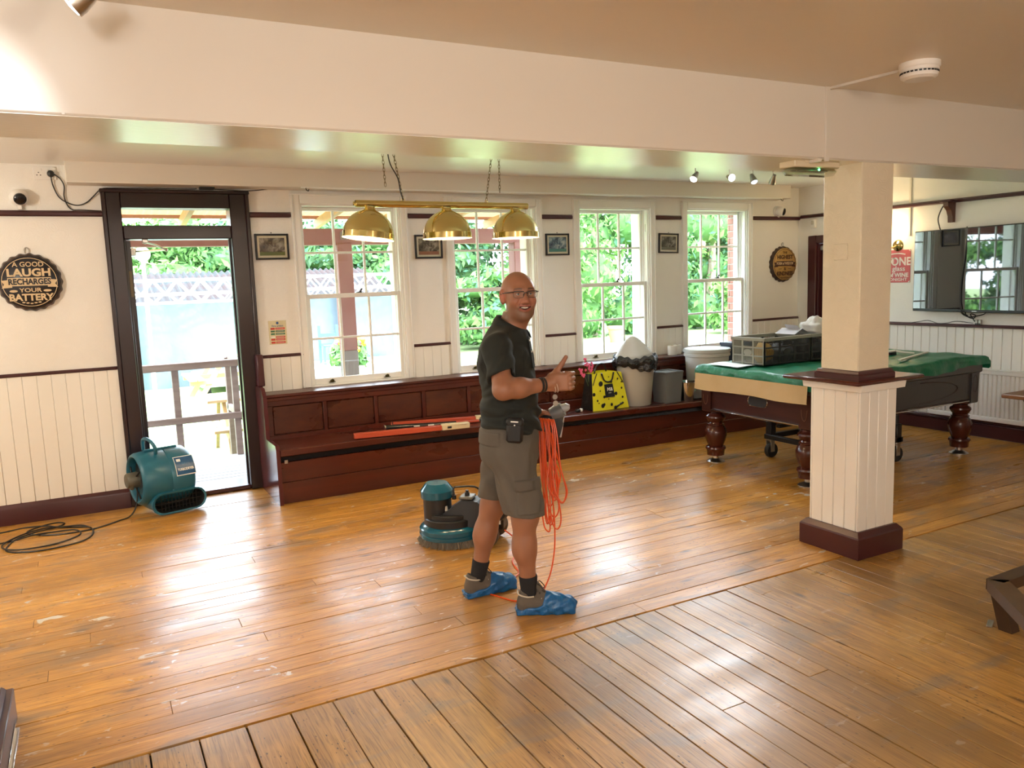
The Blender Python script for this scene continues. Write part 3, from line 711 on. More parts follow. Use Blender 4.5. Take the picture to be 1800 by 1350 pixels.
b.build('bloom', [MYEL, MPNK], pot, kind='stuff')
tp = thing('terracotta_pot', 'terracotta plant pot on the lawn at the foot of the laurel hedge', 'pot', (14.6, 20.4, -.4))
MB().lathe([(.16, 0), (.24, .42), (.27, .42), (.27, .5), (.22, .5), (.2, .4)], 16).build('pot', mat('terracotta', (.50, .22, .12), .7), tp)
ch = thing('garden_chair', 'bright blue plastic garden chair on the stage platform', 'chair', (4.75, 17.4, -.06))
MBLU = mat('blue_plastic', (.05, .22, .50), .4)
MB().box((-.22, -.22, .40), (.22, .22, .44), .02).build('seat', MBLU, ch)
for sx in (-.2, .2):
    MB().box((sx-.025, -.2, 0), (sx+.025, -.15, .40), .005).build('leg', MBLU, ch); MB().box((sx-.025, .15, 0), (sx+.025, .2, .85), .005).build('leg', MBLU, ch)
MB().box((-.22, .16, .55), (.22, .19, .68), .01).build('backrest', MBLU, ch)

MBARK = mat('ivy_bark', (.20, .15, .10), .85, noise=((6, 6, 2), (.30, .26, .18), 1.5))
tr = random.Random(5)
def tree(x, y, h, r, kind, lab, n=2600, size=.16, low=-.2, grp=None, trunk=True):
    names = ('laurel_shrub', 'garden_tree', 'dark_evergreen_tree')
    t = thing(names[kind], lab, 'shrub' if kind == 0 else 'tree', (x, y, -.4))
    cs = []; rs = []
    nb = 9 if kind else 6
    for k in range(nb):
        zz = low+.4 + (h-low-.4)*(k+.5)/nb; f = 1-.35*abs((k+.5)/nb-.45)
        cs.append((x+tr.uniform(-.5, .5)*r, y+tr.uniform(-.35, .35)*r, zz-.4+.1)); rs.append((r*f*tr.uniform(.75, 1.05), r*f*.8, (h/nb)*1.15))
    ms = {0: [MLEAF[1], MLEAF[0], MLEAF[1]], 1: [MLEAF[0], MLEAF[3], MLEAF[1]], 2: [MLEAF[2], MLEAF[0], MLEAF[3]]}[kind]
    leaf_cloud(cs, rs, n, size, ms, 'foliage', t, seed=int(x*10+y*7+50))
    b = MB(); tx = x + (.25 if kind == 1 else 0)
    b.tube(crom([(tx, y-.15*r, -.42), (tx+.12, y-.2*r, h*.35), (tx-.08, y, h*.75)], 5), [.19]*4+[.15]*4+[.10]*3, 8); b.build('trunk', MBARK, t, world=True)
    return t
# behind the stage, seen through the door and the first window
for i, (x, y, h, r, kd, lab) in enumerate([
    (-.8, 23.5, 3.6, 1.5, 0, 'leafy laurel behind the left end of the stage'), (1.6, 24.2, 3.7, 1.7, 0, 'tall bright laurel behind the stage roof seen through the doorway'), (3.9, 24.6, 3.8, 1.7, 1, 'light green tree behind the right of the stage seen through the doorway'),
    (6.2, 25.2, 3.8, 1.8, 2, 'dark evergreen behind the stage seen through the first window'), (8.4, 24.6, 3.9, 1.8, 1, 'blue green tree to the right of the stage, left in the second window'), (10.7, 24.6, 4.2, 1.9, 2, 'dark ivy clad tree behind the man in the second window'),
    (8.3, 20.8, 2.0, 1.2, 0, 'low bright bush beyond the lawn at the left of the second window'), (10.9, 21.5, 2.2, 1.3, 1, 'low blue green bush beyond the lawn behind the man'),
    (13.2, 23.0, 7.0, 1.9, 0, 'bright laurel filling the left of the third window'), (15.6, 23.4, 7.2, 1.9, 0, 'bright laurel filling the middle of the third window'), (18.0, 23.0, 7.2, 1.9, 1, 'light green tree at the right of the third window'),
    (20.4, 23.2, 7.2, 1.9, 1, 'light green tree at the left of the fourth window'), (22.9, 23.4, 7.4, 2.0, 2, 'dark evergreen filling the middle of the fourth window'), (25.4, 23.4, 7.4, 2.0, 1, 'light green tree beside the brick pier in the fourth window'),
    (-6.5, 21.0, 3.8, 1.9, 0, 'leafy laurel at the far left of the garden, mirrored in the television'), (-10.2, 20.0, 3.8, 1.9, 1, 'blue green tree at the far left of the garden, mirrored in the television'), (-14.2, 18.5, 3.8, 2.0, 0, 'bright laurel furthest left in the garden, beyond the mirrored blue green tree'),
    (19.6, 20.0, 1.9, 1.1, 0, 'small bright conical bush on the lawn in the fourth window'), (-3.2, 22.5, 3.5, 1.5, 2, 'dark evergreen far left of the stage')]):
    tree(x, y, h, r, kd, lab, n=4600 if h > 3 else 2200, size=.13)
# ================================================================== THINGS ON THE WALLS
MFRAME = mat('black_frame', (.008, .008, .012), .3); MMOUNT = mat('cream_mount', (.60, .56, .42), .7)
def XZ(x, y, z): return Matrix(((1, 0, 0, x), (0, 0, -1, y), (0, 1, 0, z), (0, 0, 0, 1)))      # local XY drawn on a wall facing -Y
def YZ(x, y, z): return Matrix(((0, 0, -1, x), (-1, 0, 0, y), (0, 1, 0, z), (0, 0, 0, 1)))     # on a wall facing -X
def blotch(name, c1, c2, c3, sc):
    m = bpy.data.materials.new(name); m.use_nodes = True; n = m.node_tree.nodes; L = m.node_tree.links; b = n['Principled BSDF']; b.inputs['Roughness'].default_value = .25
    tc = n.new('ShaderNodeTexCoord'); no = n.new('ShaderNodeTexNoise'); no.inputs['Scale'].default_value = sc; no.inputs['Detail'].default_value = 2.5; no.inputs['Distortion'].default_value = .8
    r = n.new('ShaderNodeValToRGB'); e = r.color_ramp.elements; e[0].position = .36; e[0].color = (*c1, 1); e[1].position = .66; e[1].color = (*c3, 1); q = e.new(.5); q.color = (*c2, 1)
    L.new(tc.outputs['Object'], no.inputs['Vector']); L.new(no.outputs['Fac'], r.inputs[0]); L.new(r.outputs[0], b.inputs['Base Color']); return m
pics = [(1.267, 1.538, 1.882, 2.092, ((.03, .02, .02), (.16, .13, .10), (.36, .33, .28)), (.10, .13, .03), 'small framed brown and green print between the garden door and the first window', 0),
        (2.650, 2.915, 1.866, 2.078, ((.02, .015, .01), (.12, .10, .07), (.34, .31, .25)), (.25, .10, .05), 'small framed dark brown print behind the middle brass lampshade', 0),
        (4.008, 4.276, 1.872, 2.083, ((.03, .05, .09), (.12, .20, .26), (.45, .52, .55)), (.04, .20, .18), 'small framed blue and teal print between the second and third windows', 0),
        (5.392, 5.655, 1.872, 2.080, ((.02, .02, .018), (.09, .085, .07), (.30, .29, .25)), (.10, .10, .07), 'small slightly crooked framed grey print between the third and fourth windows', 1.5)]
for i, (x0, x1, z0, z1, cs, low, lab, tilt) in enumerate(pics):
    cx, cz = (x0+x1)/2, (z0+z1)/2; w, h = (x1-x0)/2, (z1-z0)/2
    t = thing('framed_picture', lab, 'picture', (cx, YW, cz)); t.rotation_euler.y = R(tilt)
    b = MB(); f = .016
    b.box((-w, -.022, -h), (-w+f, 0, h), .003).box((w-f, -.022, -h), (w, 0, h), .003).box((-w+f-.001, -.0215, h-f), (w-f+.001, 0, h-.0005), .003).box((-w+f-.001, -.0215, -h+.0005), (w-f+.001, 0, -h+f), .003)
    b.build('frame', MFRAME, t)
    MB().box((-w+f, -.012, -h+f), (w-f, -.004, h-f)).build('mount', MMOUNT, t)
    q = .034; MB().box((-w+q, -.0135, -h+q+.030), (w-q, -.011, h-q)).build('print', blotch('print_%d' % i, *cs, 22), t)
    MB().box((-w+q, -.0135, -h+q), (w-q, -.011, -h+q+.0305)).build('print_foreground', mat('print_low_%d' % i, low, .3), t)
    MB().box((-w+f, -.016, -h+f), (w-f, -.015, h-f)).build('glass', MGLASS, t)
    MB().ball((0, -.008, h+.008), .005, 4).build('hook', MBLACK, t)

def bottle_cap(cx, y, cz, r, lab, face, rimm, lines, inner):
    t = thing('bottle_cap_sign', lab, 'sign', (cx, y, cz)); n = 21
    pr_ = []
    for k in range(n*6):
        a = 2*PI*k/(n*6); rr = r*(1+.022*math.cos(n*a)); pr_.append((rr*math.cos(a), rr*math.sin(a)))
    def rg(s, z): return [(p[0]*s, -z, p[1]*s) for p in pr_]
    rr0 = [(x*.95/(1+.0), -.001, z*.95) for x, _, z in rg(1, 0)]
    MB().loft([rg(1, .002), rg(.985, .018), rg(.945, .036), [(x*.9, -.042, z*.9) for x, _, z in rg(1, 0)]]).build('crimped_rim', rimm, t, fix=True, smooth=30)
    MB().lathe([(r*.90, .0405), (r*.90, .0455), (r*.0, .0460)], 48, Matrix(((1, 0, 0, 0), (0, 0, -1, 0), (0, 1, 0, 0), (0, 0, 0, 1))), close=False).build('face', face, t, smooth=180, fix=True)
    MB().lathe([(r*.845, .0462), (r*.845, .0470), (r*.825, .0470), (r*.825, .0462)], 48, Matrix(((1, 0, 0, 0), (0, 0, -1, 0), (0, 1, 0, 0), (0, 0, 0, 1))), close=False).build('ring_line', inner, t, smooth=20, fix=True)
    b = MB()
    for (s, size, dz, sx, bold) in lines: b.text(s, size, XZ(0, -.0475, dz), .0006, sx, bold)
    b.build('lettering', inner, t, kind='stuff', smooth=20)
    MB().tube(crom([(-.012, -.006, r+.002), (-.014, -.008, r+.03), (0, -.01, r+.042), (.014, -.008, r+.03), (.012, -.006, r+.002)], 4), .0035, 6).build('hanging_loop', MBRUSH, t)
    return t
MCREAMI = mat('cream_ink', (.62, .47, .28), .5); MDARKF = mat('charcoal_face', (.022, .021, .026), .4); MRIMB = mat('rusty_black_rim', (.022, .016, .013), .4, noise=((20, 20, 20), (.06, .03, .02), 2))
c1 = bottle_cap(-.325, YW, 1.755, .205, 'black bottle cap wall sign with cream lettering about laughter, left of the garden door', MDARKF, MRIMB, [('A GOOD', .048, .125, 1.0, .0008), ('LAUGH', .074, .066, 1.12, .003), ('YOUR', .040, -.058, 1.25, .0008), ('BATTERY', .066, -.110, 1.0, .0025)], MCREAMI)
b = MB(); b.box((-.135, -.0475, -.026), (.135, -.0465, .032)); b.prism([(-.175, -.040), (-.11, -.036), (-.11, .02), (-.175, .014), (-.158, -.013)], .0008, XZ(0, -.0465, 0)).prism([(.175, -.040), (.158, -.013), (.175, .014), (.11, .02), (.11, -.036)], .0008, XZ(0, -.0465, 0))
for sx in (-1, 1): b.ball((sx*.105, -.0468, -.062), (.026, .0008, .009), 5)
for k in range(5): b.ball(((k-2)*.025, -.0468, -.152+.004*abs(k-2)), (.011, .0008, .005), 4)
b.build('banner', MCREAMI, c1)
MB().text('RECHARGES', .056, XZ(0, -.0482, .002), .0006, .86, .0022).build('banner_lettering', MDARKF, c1, kind='stuff', smooth=20)
MGOLDF = mat('gold_face', (.42, .24, .06), .45, noise=((18, 18, 18), (.50, .31, .10), 1.5)); MBROWNI = mat('dark_brown_ink', (.05, .015, .012), .5)
c2 = bottle_cap(7.205, YW, 1.72, .205, 'gold and black bottle cap wall sign about kindness beside the far corner', MGOLDF, MRIMB, [('THE', .036, .130, 1.1, .0004), ('HIGHEST', .064, .078, .98, .002), ('&', .05, -.055, 1, .0008), ('KINDNESS', .064, -.110, .86, .002)], MBROWNI)
b = MB().box((-.135, -.0475, -.022), (.135, -.0465, .034)).prism([(-.17, -.034), (-.11, -.030), (-.11, .02), (-.17, .02), (-.155, -.006)], .0008, XZ(0, -.0465, 0)).prism([(.17, -.034), (.155, -.006), (.17, .02), (.11, .02), (.11, -.030)], .0008, XZ(0, -.0465, 0))
for sx in (-1, 1): b.box((sx*.05, -.0472, -.058), (sx*.10, -.0464, -.053))
b.box((-.06, -.0472, -.156), (.06, -.0464, -.150)); b.build('banner', MBROWNI, c2)
MB().text('FORM of WISDOM', .044, XZ(0, -.0482, .006), .0006, .74, .0014).build('banner_lettering', MCREAMI, c2, kind='stuff', smooth=20)

def dome_camera(x, y, z, look, lab):
    t = thing('security_camera', lab, 'camera', (x, y, z)); d = Vector(look).normalized()
    MB().cyl((0, 0, 0), (0, -.022, 0), .062, .058, 24, .004).build('base', MWPLAST, t)
    c = Vector((0, -.045, 0)); MB().ball(c, .056, 12).build('housing', MWPLAST, t)
    M, _ = frame_to(c+d*.038, c+d*.06); MB().lathe([(.041, 0), (.040, .012), (.033, .019), (.018, .024), (0, .026)], 20, M, close=False).build('lens', MBLACKG, t)
    MB().box((-.014, -.03, -.085), (.014, -.004, -.05), .004).build('bracket', MWPLAST, t)
dome_camera(-.335, YW, 2.352, (.25, -1, -.42), 'white dome security camera on the picture rail left of the garden door')
dome_camera(7.12, YW, 2.320, (.62, -.8, -.25), 'white dome security camera in the far right corner above the gold sign')
so = thing('double_socket', 'white double wall socket high on the wall left of the garden door', 'socket', (-.16, YW, 2.527))
MB().box((-.073, -.012, -.046), (.073, 0, .046), .004).build('faceplate', MWPLAST, so)
b = MB()
for (hx, hz) in ((-.037, .004), (-.048, -.014), (-.026, -.014)): b.box((hx-.004, -.0128, hz-.003), (hx+.004, -.0118, hz+.003))
b.build('pin_slots', MBLACK, so, kind='stuff')
for hx in (-.02, .02): MB().box((hx-.006, -.017, .017), (hx+.006, -.011, .032), .002).build('switch', MWPLAST, so)
pg = thing('black_plug', 'black mains plug in the wall socket with its lead trailing to the garden door', 'plug', (-.122, YW-.012, 2.523))
MB().loft([[(math.cos(a)*r, -yy, math.sin(a)*r*1.05) for a in [2*PI*k/14 for k in range(14)]] for r, yy in ((.022, .001), (.024, .012), (.018, .03), (.010, .036))]).build('plug_body', MBLACK, pg, fix=True)
W = lambda x, z, d=.012: (x, YW-d, z)
MB().tube(crom([W(-.122, 2.505, .03), W(-.115, 2.44), W(-.085, 2.36), W(-.03, 2.318), W(.03, 2.303), W(.09, 2.325), W(.14, 2.372), W(.19, 2.418, .03), W(.26, 2.428, .045), W(.50, 2.431, .05), W(.80, 2.432, .05), W(.855, 2.436, .05)], 6), .004, 6).tube(crom([W(-.10, 2.52, .02), W(-.065, 2.49), W(-.045, 2.44), W(-.052, 2.37), W(-.04, 2.31), W(-.01, 2.272), W(.05, 2.268, .034), W(.18, 2.262, .034)], 6), .004, 6).build('lead', MBLACK, pg, world=True)
ad = thing('power_adapter', 'small black power adapter box on top of the garden door frame', 'adapter', (.925, 6.66, 2.427))
MB().box((-.055, -.03, 0), (.055, .03, .026), .004).build('case', MBLACK, ad)
MB().tube(crom([(.98, 6.66, 2.43), (1.08, 6.68, 2.429), (1.20, 6.70, 2.427), (1.30, 6.72, 2.435), (1.40, 6.73, 2.448)], 5), .0035, 6).build('lead', MBLACK, ad, world=True)
fs_ = thing('fire_notice', 'cream fire action notice with red and green instruction bars beside the first window', 'notice', (1.40, YW, 1.285))
MB().box((-.072, -.004, -.098), (.072, 0, .098), .001).build('plate', mat('cream_notice', (.62, .56, .36), .4), fs_)
MRED = mat('red_print', (.50, .03, .02), .5); MGRN = mat('green_print', (.02, .12, .05), .5); MBLUE = mat('blue_print', (.03, .09, .25), .5)
b = MB().lathe([(.011, 0), (.011, .001)], 16, T(0, -.004, .078, 90)); b.build('symbol', MBLUE, fs_)
MB().text('Fire action', .022, XZ(0, -.0045, .054), .0004, 1, .0003).build('heading', MBLUE, fs_, kind='stuff')
for k, (z, hh, m) in enumerate(((.032, .016, MRED), (.010, .014, MGRN), (-.012, .014, MGRN), (-.038, .014, MRED), (-.058, .016, MRED), (-.083, .016, MRED))):
    MB().box((-.018, -.005, z-hh/2), (.058, -.0035, z+hh/2)).build('instruction_bar', m, fs_); MB().box((-.058, -.005, z-hh/2), (-.024, -.0035, z+hh/2)).build('pictogram', m if k != 3 else MWPLAST, fs_)
    MB().box((-.012, -.0056, z-.001), (.048, -.0046, z+.001)).build('small_print', MWPLAST, fs_)

# ---- television wall
TVM = mat('tv_screen', (.006, .008, .012), .02, spec=.9); TVM.node_tree.nodes['Principled BSDF'].inputs['IOR'].default_value = 1.8
tv = thing('television', 'large black wall mounted flat television reflecting the windows', 'television', (7.40, 5.195, 1.59), -7)
MB().box((-.005, -1.395, -.395), (.025, 0, .395), .006).build('body', MBLACK, tv)
MB().box((-.008, -1.383, -.368), (-.0045, -.012, .385)).build('screen', TVM, tv)
MB().box((.025, -1.0, -.19), (.06, -.4, .21)).box((.05, -.75, -.1), (.20, -.6, .1)).build('wall_mount', MBLACK, tv)
MB().box((-.0065, -.72, -.387), (-.0045, -.67, -.381)).build('badge', MBRUSH, tv)
cb_ = thing('television_cables', 'black cables hanging over and below the wall mounted television', 'cable', (7.4, 4.62, 1.2))
MB().tube(crom([(7.44, 4.90, 2.23), (7.425, 4.93, 2.20), (7.41, 4.96, 2.10), (7.41, 4.945, 2.02), (7.405, 4.93, 1.985)], 5), .006, 6).tube(crom([(7.335, 4.62, 1.995), (7.315, 4.615, 1.75), (7.315, 4.645, 1.5), (7.315, 4.65, 1.32), (7.318, 4.63, 1.2), (7.40, 4.62, 1.16)], 6), .005, 6).tube(crom([(7.42, 4.70, 1.19), (7.44, 4.69, 1.165), (7.44, 4.64, 1.145), (7.44, 4.58, 1.15), (7.44, 4.50, 1.17), (7.42, 4.46, 1.19)], 5), .005, 6).tube(crom([(7.42, 4.66, 1.19), (7.45, 4.66, 1.15), (7.45, 4.60, 1.13), (7.44, 4.57, 1.16), (7.44, 4.62, 1.17), (7.45, 4.58, 1.10)], 5), .005, 6).build('cable', MBLACK, cb_, world=True)
MB().tube(crom([(7.44, 5.25, 1.07), (7.44, 5.15, 1.085), (7.44, 5.05, 1.10), (7.44, 4.95, 1.075), (7.43, 4.85, 1.08), (7.44, 4.75, 1.10), (7.45, 4.6, 1.085)], 5), .003, 6).build('thin_wire', MBLACK, cb_, world=True)
ab = thing('aerial_box', 'small steel aerial socket box on the dado rail under the television', 'socket', (7.45, 4.545, 1.07))
for dy in (-.016, .016): MB().box((-.012, dy-.012, 0), (.012, dy+.012, .05), .003).build('connector', MBRUSH, ab)
for dy in (-.016, .016): MB().box((-.013, dy-.009, 0), (-.010, dy+.009, .016)).build('label_patch', MBLACK, ab)
br = thing('wooden_bracket', 'brown wooden corbel bracket under the picture rail above the television', 'bracket', (XR, 4.85, 2.22))
MB().prism([(0, .02), (.12, .02), (.115, -.02), (.07, -.055), (.045, -.11), (.04, -.17), (0, -.17)], .05, Matrix(((-1, 0, 0, 0), (0, 0, 1, -.025), (0, 1, 0, 0), (0, 0, 0, 1)))).build('corbel', mat('brown_corbel', (.11, .035, .02), .4), br, fix=True, smooth=20)
MB().box((-.13, -.06, .02), (0, .06, .04), .004).build('cap', MMAROON, br)
ps = thing('red_tin_sign', 'pinkish red tin sign with white wine lettering, half hidden behind the column', 'sign', (XR, 5.432, 1.648))
MB().box((-.006, -.150, -.167), (0, .150, .167), .002).build('plate', mat('faded_red_tin', (.52, .09, .10), .4), ps)
b = MB()
for (s, size, dz, sx, bold, dy) in (('JUST', .075, .06, .8, .001, .085), ('ONE', .115, .045, .95, .003, -.045), ('glass', .07, -.026, 1.15, .001, -.02), ('of WINE', .058, -.092, 1.05, .002, -.02), ('TONIGHT', .042, -.137, 1.25, .0006, 0)): b.text(s, size, YZ(-.0068, dy, dz), .0005, sx, bold)
for k in range(14):
    a = -.9+1.8*k/13; b.box((-.0072, -.11*math.sin(a)-.006, .095+.03*math.cos(a)), (-.006, -.11*math.sin(a)+.008, .108+.03*math.cos(a)))
for (u, v) in ((-1, -1), (-1, 1), (1, -1), (1, 1)): b.prism([(u*.148, v*.165), (u*.128, v*.165), (u*.148, v*.145)], .0008, YZ(-.0062, 0, 0))
b.build('lettering', mat('sign_white', (.78, .72, .68), .5), ps, kind='stuff', fix=True)
wl = thing('brass_wall_lamp', 'brass wall lamp glowing behind the right edge of the column', 'lamp', (XR, 5.43, 1.86))
b = MB().lathe([(.0, .03), (.02, .03), (.03, .022), (.048, .018), (.06, .006), (.062, 0)], 24, T(0, 0, 0, 0, -90)); b.build('rose', MBRASS, wl)
MB().tube(crom([(-.03, 0, 0), (-.09, .01, -.02), (-.13, .03, .02), (-.13, .05, .07)], 5), .008, 8).build('arm', MBRASS, wl)
MB().lathe([(.012, 0), (.035, .01), (.04, .02), (.02, .025)], 16, T(-.13, .05, .07)).build('cup', MBRASS, wl)
MBULB = mat('warm_bulb', (1, .75, .4), .4, emit=((1.0, .70, .32), 22)); MB().ball((-.13, .05, .145), (.022, .022, .042), 8).build('bulb', MBULB, wl)
lamp('wall_lamp_light', 'POINT', (XR-.15, 5.49, 2.03), 7, (1.0, .68, .34), .05)
pir = thing('motion_sensor', 'small white motion sensor under the picture rail above the corner door', 'sensor', (XR, 6.50, 2.165))
MB().box((-.04, -.03, -.05), (0, .03, .05), .008).build('housing', MWPLAST, pir); MB().box((-.046, -.022, -.01), (-.036, .022, .035), .008).build('lens', mat('sensor_lens', (.55, .53, .48), .2), pir)
cv = thing('cable_cover', 'thin white cable trunking running down the right wall above the red tin sign', 'trunking', (XR, 5.3, 2.25))
MB().box((-.014, -.012, 0), (0, .012, .33), .003).build('upper_length', MBEAM, cv); MB().box((-.014, -.012, -.30), (0, .012, -.02), .003).build('lower_length', MBEAM, cv)
rad = thing('radiator', 'long white panel radiator under the television', 'radiator', (7.41, 4.15, .17))
b = MB(); n = 42; y0, y1 = 3.2, 4.98
prof = []
for k in range(n):
    ya = y0+.03+(y1-y0-.06)*k/n; w_ = (y1-y0-.06)/n
    for (f, dx) in ((0, 0), (.28, 0), (.42, .016), (.58, .016), (.72, 0)): prof.append((7.392+dx, ya+w_*f))
prof.append((7.392, y1-.03))
MB().box((7.385, y0, .195), (7.43, y1, .20), .002).box((7.386, y0, .17), (7.432, y1, .215), .006).box((7.386, y0, .615), (7.432, y1, .655), .006).box((7.388, y0, .17), (7.43, y0+.03, .655), .004).box((7.388, y1-.03, .17), (7.43, y1, .655), .004).box((7.41, y0, .18), (7.43, y1, .65)).build('panel', MGLOSSW, rad, world=True)
b.loft([[(x, y, z) for x, y in prof] + [(7.412, y1-.03, z), (7.412, y0+.03, z)] for z in (.212, .235, .595, .618)], caps=False).build('flutes', MGLOSSW, rad, world=True, smooth=30, fix=True)
MB().box((7.38, y0+.05, .652), (7.435, y1-.05, .664), .003).build('top_grille', MGLOSSW, rad, world=True)
MB().cyl((7.41, y1+.02, .20), (7.41, y1-.06, .20), .011, n=8).box((7.432, 3.6, .3), (7.47, 3.66, .6)).box((7.432, 4.6, .3), (7.47, 4.66, .6)).build('valve', MGLOSSW, rad, world=True)
sp = thing('blank_switch_plate', 'blank cream cover plate painted over on the column shaft', 'plate', (3.77, 3.095, 1.74))
MB().box((-.010, -.045, -.045), (0, .045, .045), .003).build('plate', bpy.data.materials['column_paint'], sp)

# ================================================================== CEILING THINGS
sd = thing('smoke_detector', 'round white smoke detector on the front ceiling by the column', 'smoke detector', (3.50, 2.46, 2.575))
MB().lathe([(.088, 0), (.088, -.022), (.084, -.026)], 32).build('base', MWPLAST, sd, fix=True)
MB().lathe([(.083, -.024), (.083, -.040), (.080, -.041), (.080, -.050), (.082, -.051), (.078, -.064), (.062, -.074), (0, -.076)], 32, close=False).build('head', MWPLAST, sd, fix=True, smooth=25)
b = MB()
for k in range(28):
    a = 2*PI*k/28; b.box((.0795, -.006, -.049), (.0825, .006, -.042), 0, T(rz=math.degrees(a)))
b.build('vent_slots', MBLACK, sd, kind='stuff')
cd = thing('cable_trunking', 'narrow cream cable trunking from the smoke detector down the beam to the emergency light', 'trunking', (3.46, 2.94, 2.57))
MB().box((-.010, 0, -.010), (.010, .40, .004), .002, T(3.525, 2.545, 2.572, 0, 0, 6)).build('ceiling_length', MBEAM, cd, world=True)
MB().box((3.448, 2.938, 2.20), (3.478, 2.952, 2.575), .003).build('beam_length', MBEAM, cd, world=True)
MB().box((3.40, 2.94, 2.198), (3.425, 3.10, 2.216), .003, T(0, 0, 0)).build('soffit_length', MBEAM, cd, world=True)
el = thing('emergency_light', 'bulkhead emergency light with clear diffuser under the beam beside the column', 'light', (3.47, 3.06, 2.215))
MB().box((-.17, -.055, -.035), (.17, .055, 0), .006).build('body', MCREAMP, el); MB().box((-.10, -.06, -.012), (-.06, .06, .0), .003).build('bracket', MCREAMP, el)
MB().box((-.165, -.05, -.072), (.165, .05, -.033), .018).build('diffuser', glass_mat('diffuser_plastic', (.80, .84, .76), 1.6), el)
MB().box((-.13, -.02, -.05), (.12, .02, -.040), .004).build('lamp_tray', MBRUSH, el)
MB().ball((0.02, -.045, -.045), .006, 5).build('indicator', mat('green_led', (.1, .8, .3), .3, emit=((.1, 1, .35), 6)), el)
MLENS = mat('lit_lens', (1, 1, 1), .3, emit=((1, 1, 1), 14)); MLENSD = mat('dim_lens', (.7, .75, .78), .2, emit=((.8, .9, 1), 1.2))
def spot_head(t, p, aim, lit, r=.032, L_=.09):
    p = Vector(p); d = Vector(aim).normalized(); e = p + Vector((0, 0, -.075))
    MB().cyl(p, e, .006, n=8).build('stem', MBRUSH, t)
    M, _ = frame_to(e-d*L_*.45, e+d); h = MB().lathe([(0, 0), (r*.55, .002), (r*.72, L_*.35), (r, L_*.8), (r*1.02, L_), (r*.9, L_*.97)], 20, M, close=False).build('spot_head', MBRUSH, t)
    M2, _ = frame_to(e+d*L_*.5, e+d*2); MB().lathe([(r*.92, 0), (r*.8, .008), (0, .012)], 16, M2, close=False).build('lens', lit, h)
    return e+d*L_*.62, d
tk = thing('spotlight_track', 'brushed steel track of small ceiling spotlights above the third and fourth windows', 'light', (5.2, 5.5, 2.59))
MB().box((-.53, -.015, -.02), (.62, .015, 0), .004).build('bar', MBRUSH, tk)
for (dx, aim, lit) in ((-.38, (-.6, -.2, -.6), MLENS), (.02, (-.3, -.85, -.25), MLENS), (.30, (-.1, -.5, -.8), MLENSD), (.56, (.2, .5, -.7), MLENSD)):
    e, d = spot_head(tk, (dx, 0, -.018), aim, lit)
    if lit is MLENS: lamp('track_spot', 'SPOT', tuple(Vector((5.2, 5.5, 2.59)) + e + d*.02), 55, (.88, .94, 1.0), .03, tuple(d.to_track_quat('-Z', 'Y').to_euler()), spot_size=R(150), spot_blend=1.0)
tl = thing('ceiling_spotlight', 'lit steel spotlight hanging at the top left corner in front of the beam', 'light', (.09, 2.62, 2.575))
MB().cyl((0, 0, 0), (0, 0, -.014), .05, n=24, bev=.003).build('ceiling_rose', MBRUSH, tl)
e, d = spot_head(tl, (0, 0, -.012), (-.80, .22, -.60), MLENS, .036, .10)
p0 = Vector((.09, 2.62, 2.575)) + e
lamp('beam_spot', 'SPOT', tuple(p0 + d*.02), 11, (.90, .93, 1.0), .03, tuple(d.to_track_quat('-Z', 'Y').to_euler()), spot_size=R(125), spot_blend=1.0)

# ---- brass pool table light
pl = thing('pool_table_light', 'triple polished brass pool table light hung on chains below the back ceiling', 'lamp', (2.07, 4.70, 2.135))
MB().cyl((-.585, 0, 0), (.595, 0, -.003), .021, n=20, bev=.002).lathe([(.012, 0), (.012, .012), (0, .014)], 12, T(-.585, 0, 0, 0, -90), close=False).build('bar', MBRASS, pl, fix=True)
for (sx, tilt) in ((-.495, 7), (.005, 0), (.50, 0)):
    M = T(sx, 0, -.02, 0, tilt if tilt else 0, 0)
    dome = [(.030, .004), (.030, -.006), (.036, -.016), (.052, -.024), (.080, -.038), (.104, -.056), (.124, -.078), (.138, -.102), (.147, -.128), (.151, -.152)]
    sh = MB().lathe(dome, 44, M, close=False).build('shade', MBRASSB, pl, smooth=60)
    MB().lathe([(.151, -.152), (.154, -.155), (.155, -.188), (.158, -.191)], 44, M, close=False).build('shade_rim', MBRASS, sh, smooth=30)
    MB().lathe([(.155, -.191)] + [(max(0, r-.005), z-.004) for r, z in dome[::-1][:-2]] + [(0, -.024)], 44, M, close=False).build('shade_lining', mat('white_enamel', (.92, .86, .70), .4) if 'white_enamel' not in bpy.data.materials else bpy.data.materials['white_enamel'], sh, smooth=60)
    c = M @ Vector((0, 0, -.085)); MB().ball(c, .032, 8).cyl(c, c+Vector((0, 0, .06)), .015, n=8).build('bulb', mat('pool_bulb', (1, .8, .5), .4, emit=((1.0, .76, .42), 12)), sh)
    lamp('pool_light', 'POINT', tuple(Vector((2.07, 4.70, 2.135)) + (M @ Vector((0, 0, -.135)))), 9, (1.0, .74, .44), .04)
def chain(p, q, name='chain'):
    p, q = Vector(p), Vector(q); L_ = (q-p).length; n = max(2, int(L_/.021)); b = MB()
    M0, _ = frame_to(p, q)
    for k in range(n):
        zz = L_*(k+.5)/n; A = M0 @ Matrix.Translation((0, 0, zz)) @ Matrix.Rotation(PI/2*(k % 2), 4, 'Z')
        b.tube([A @ Vector((.0065*math.cos(a), 0, .0155*math.sin(a))) for a in [2*PI*i/8 for i in range(8)]], .0017, 5, closed=True)
    return b.build(name, MBRUSH2, pl, kind='stuff', world=True)
MBRUSH2 = mat('dull_brass_chain', (.22, .17, .09), .35, 1)
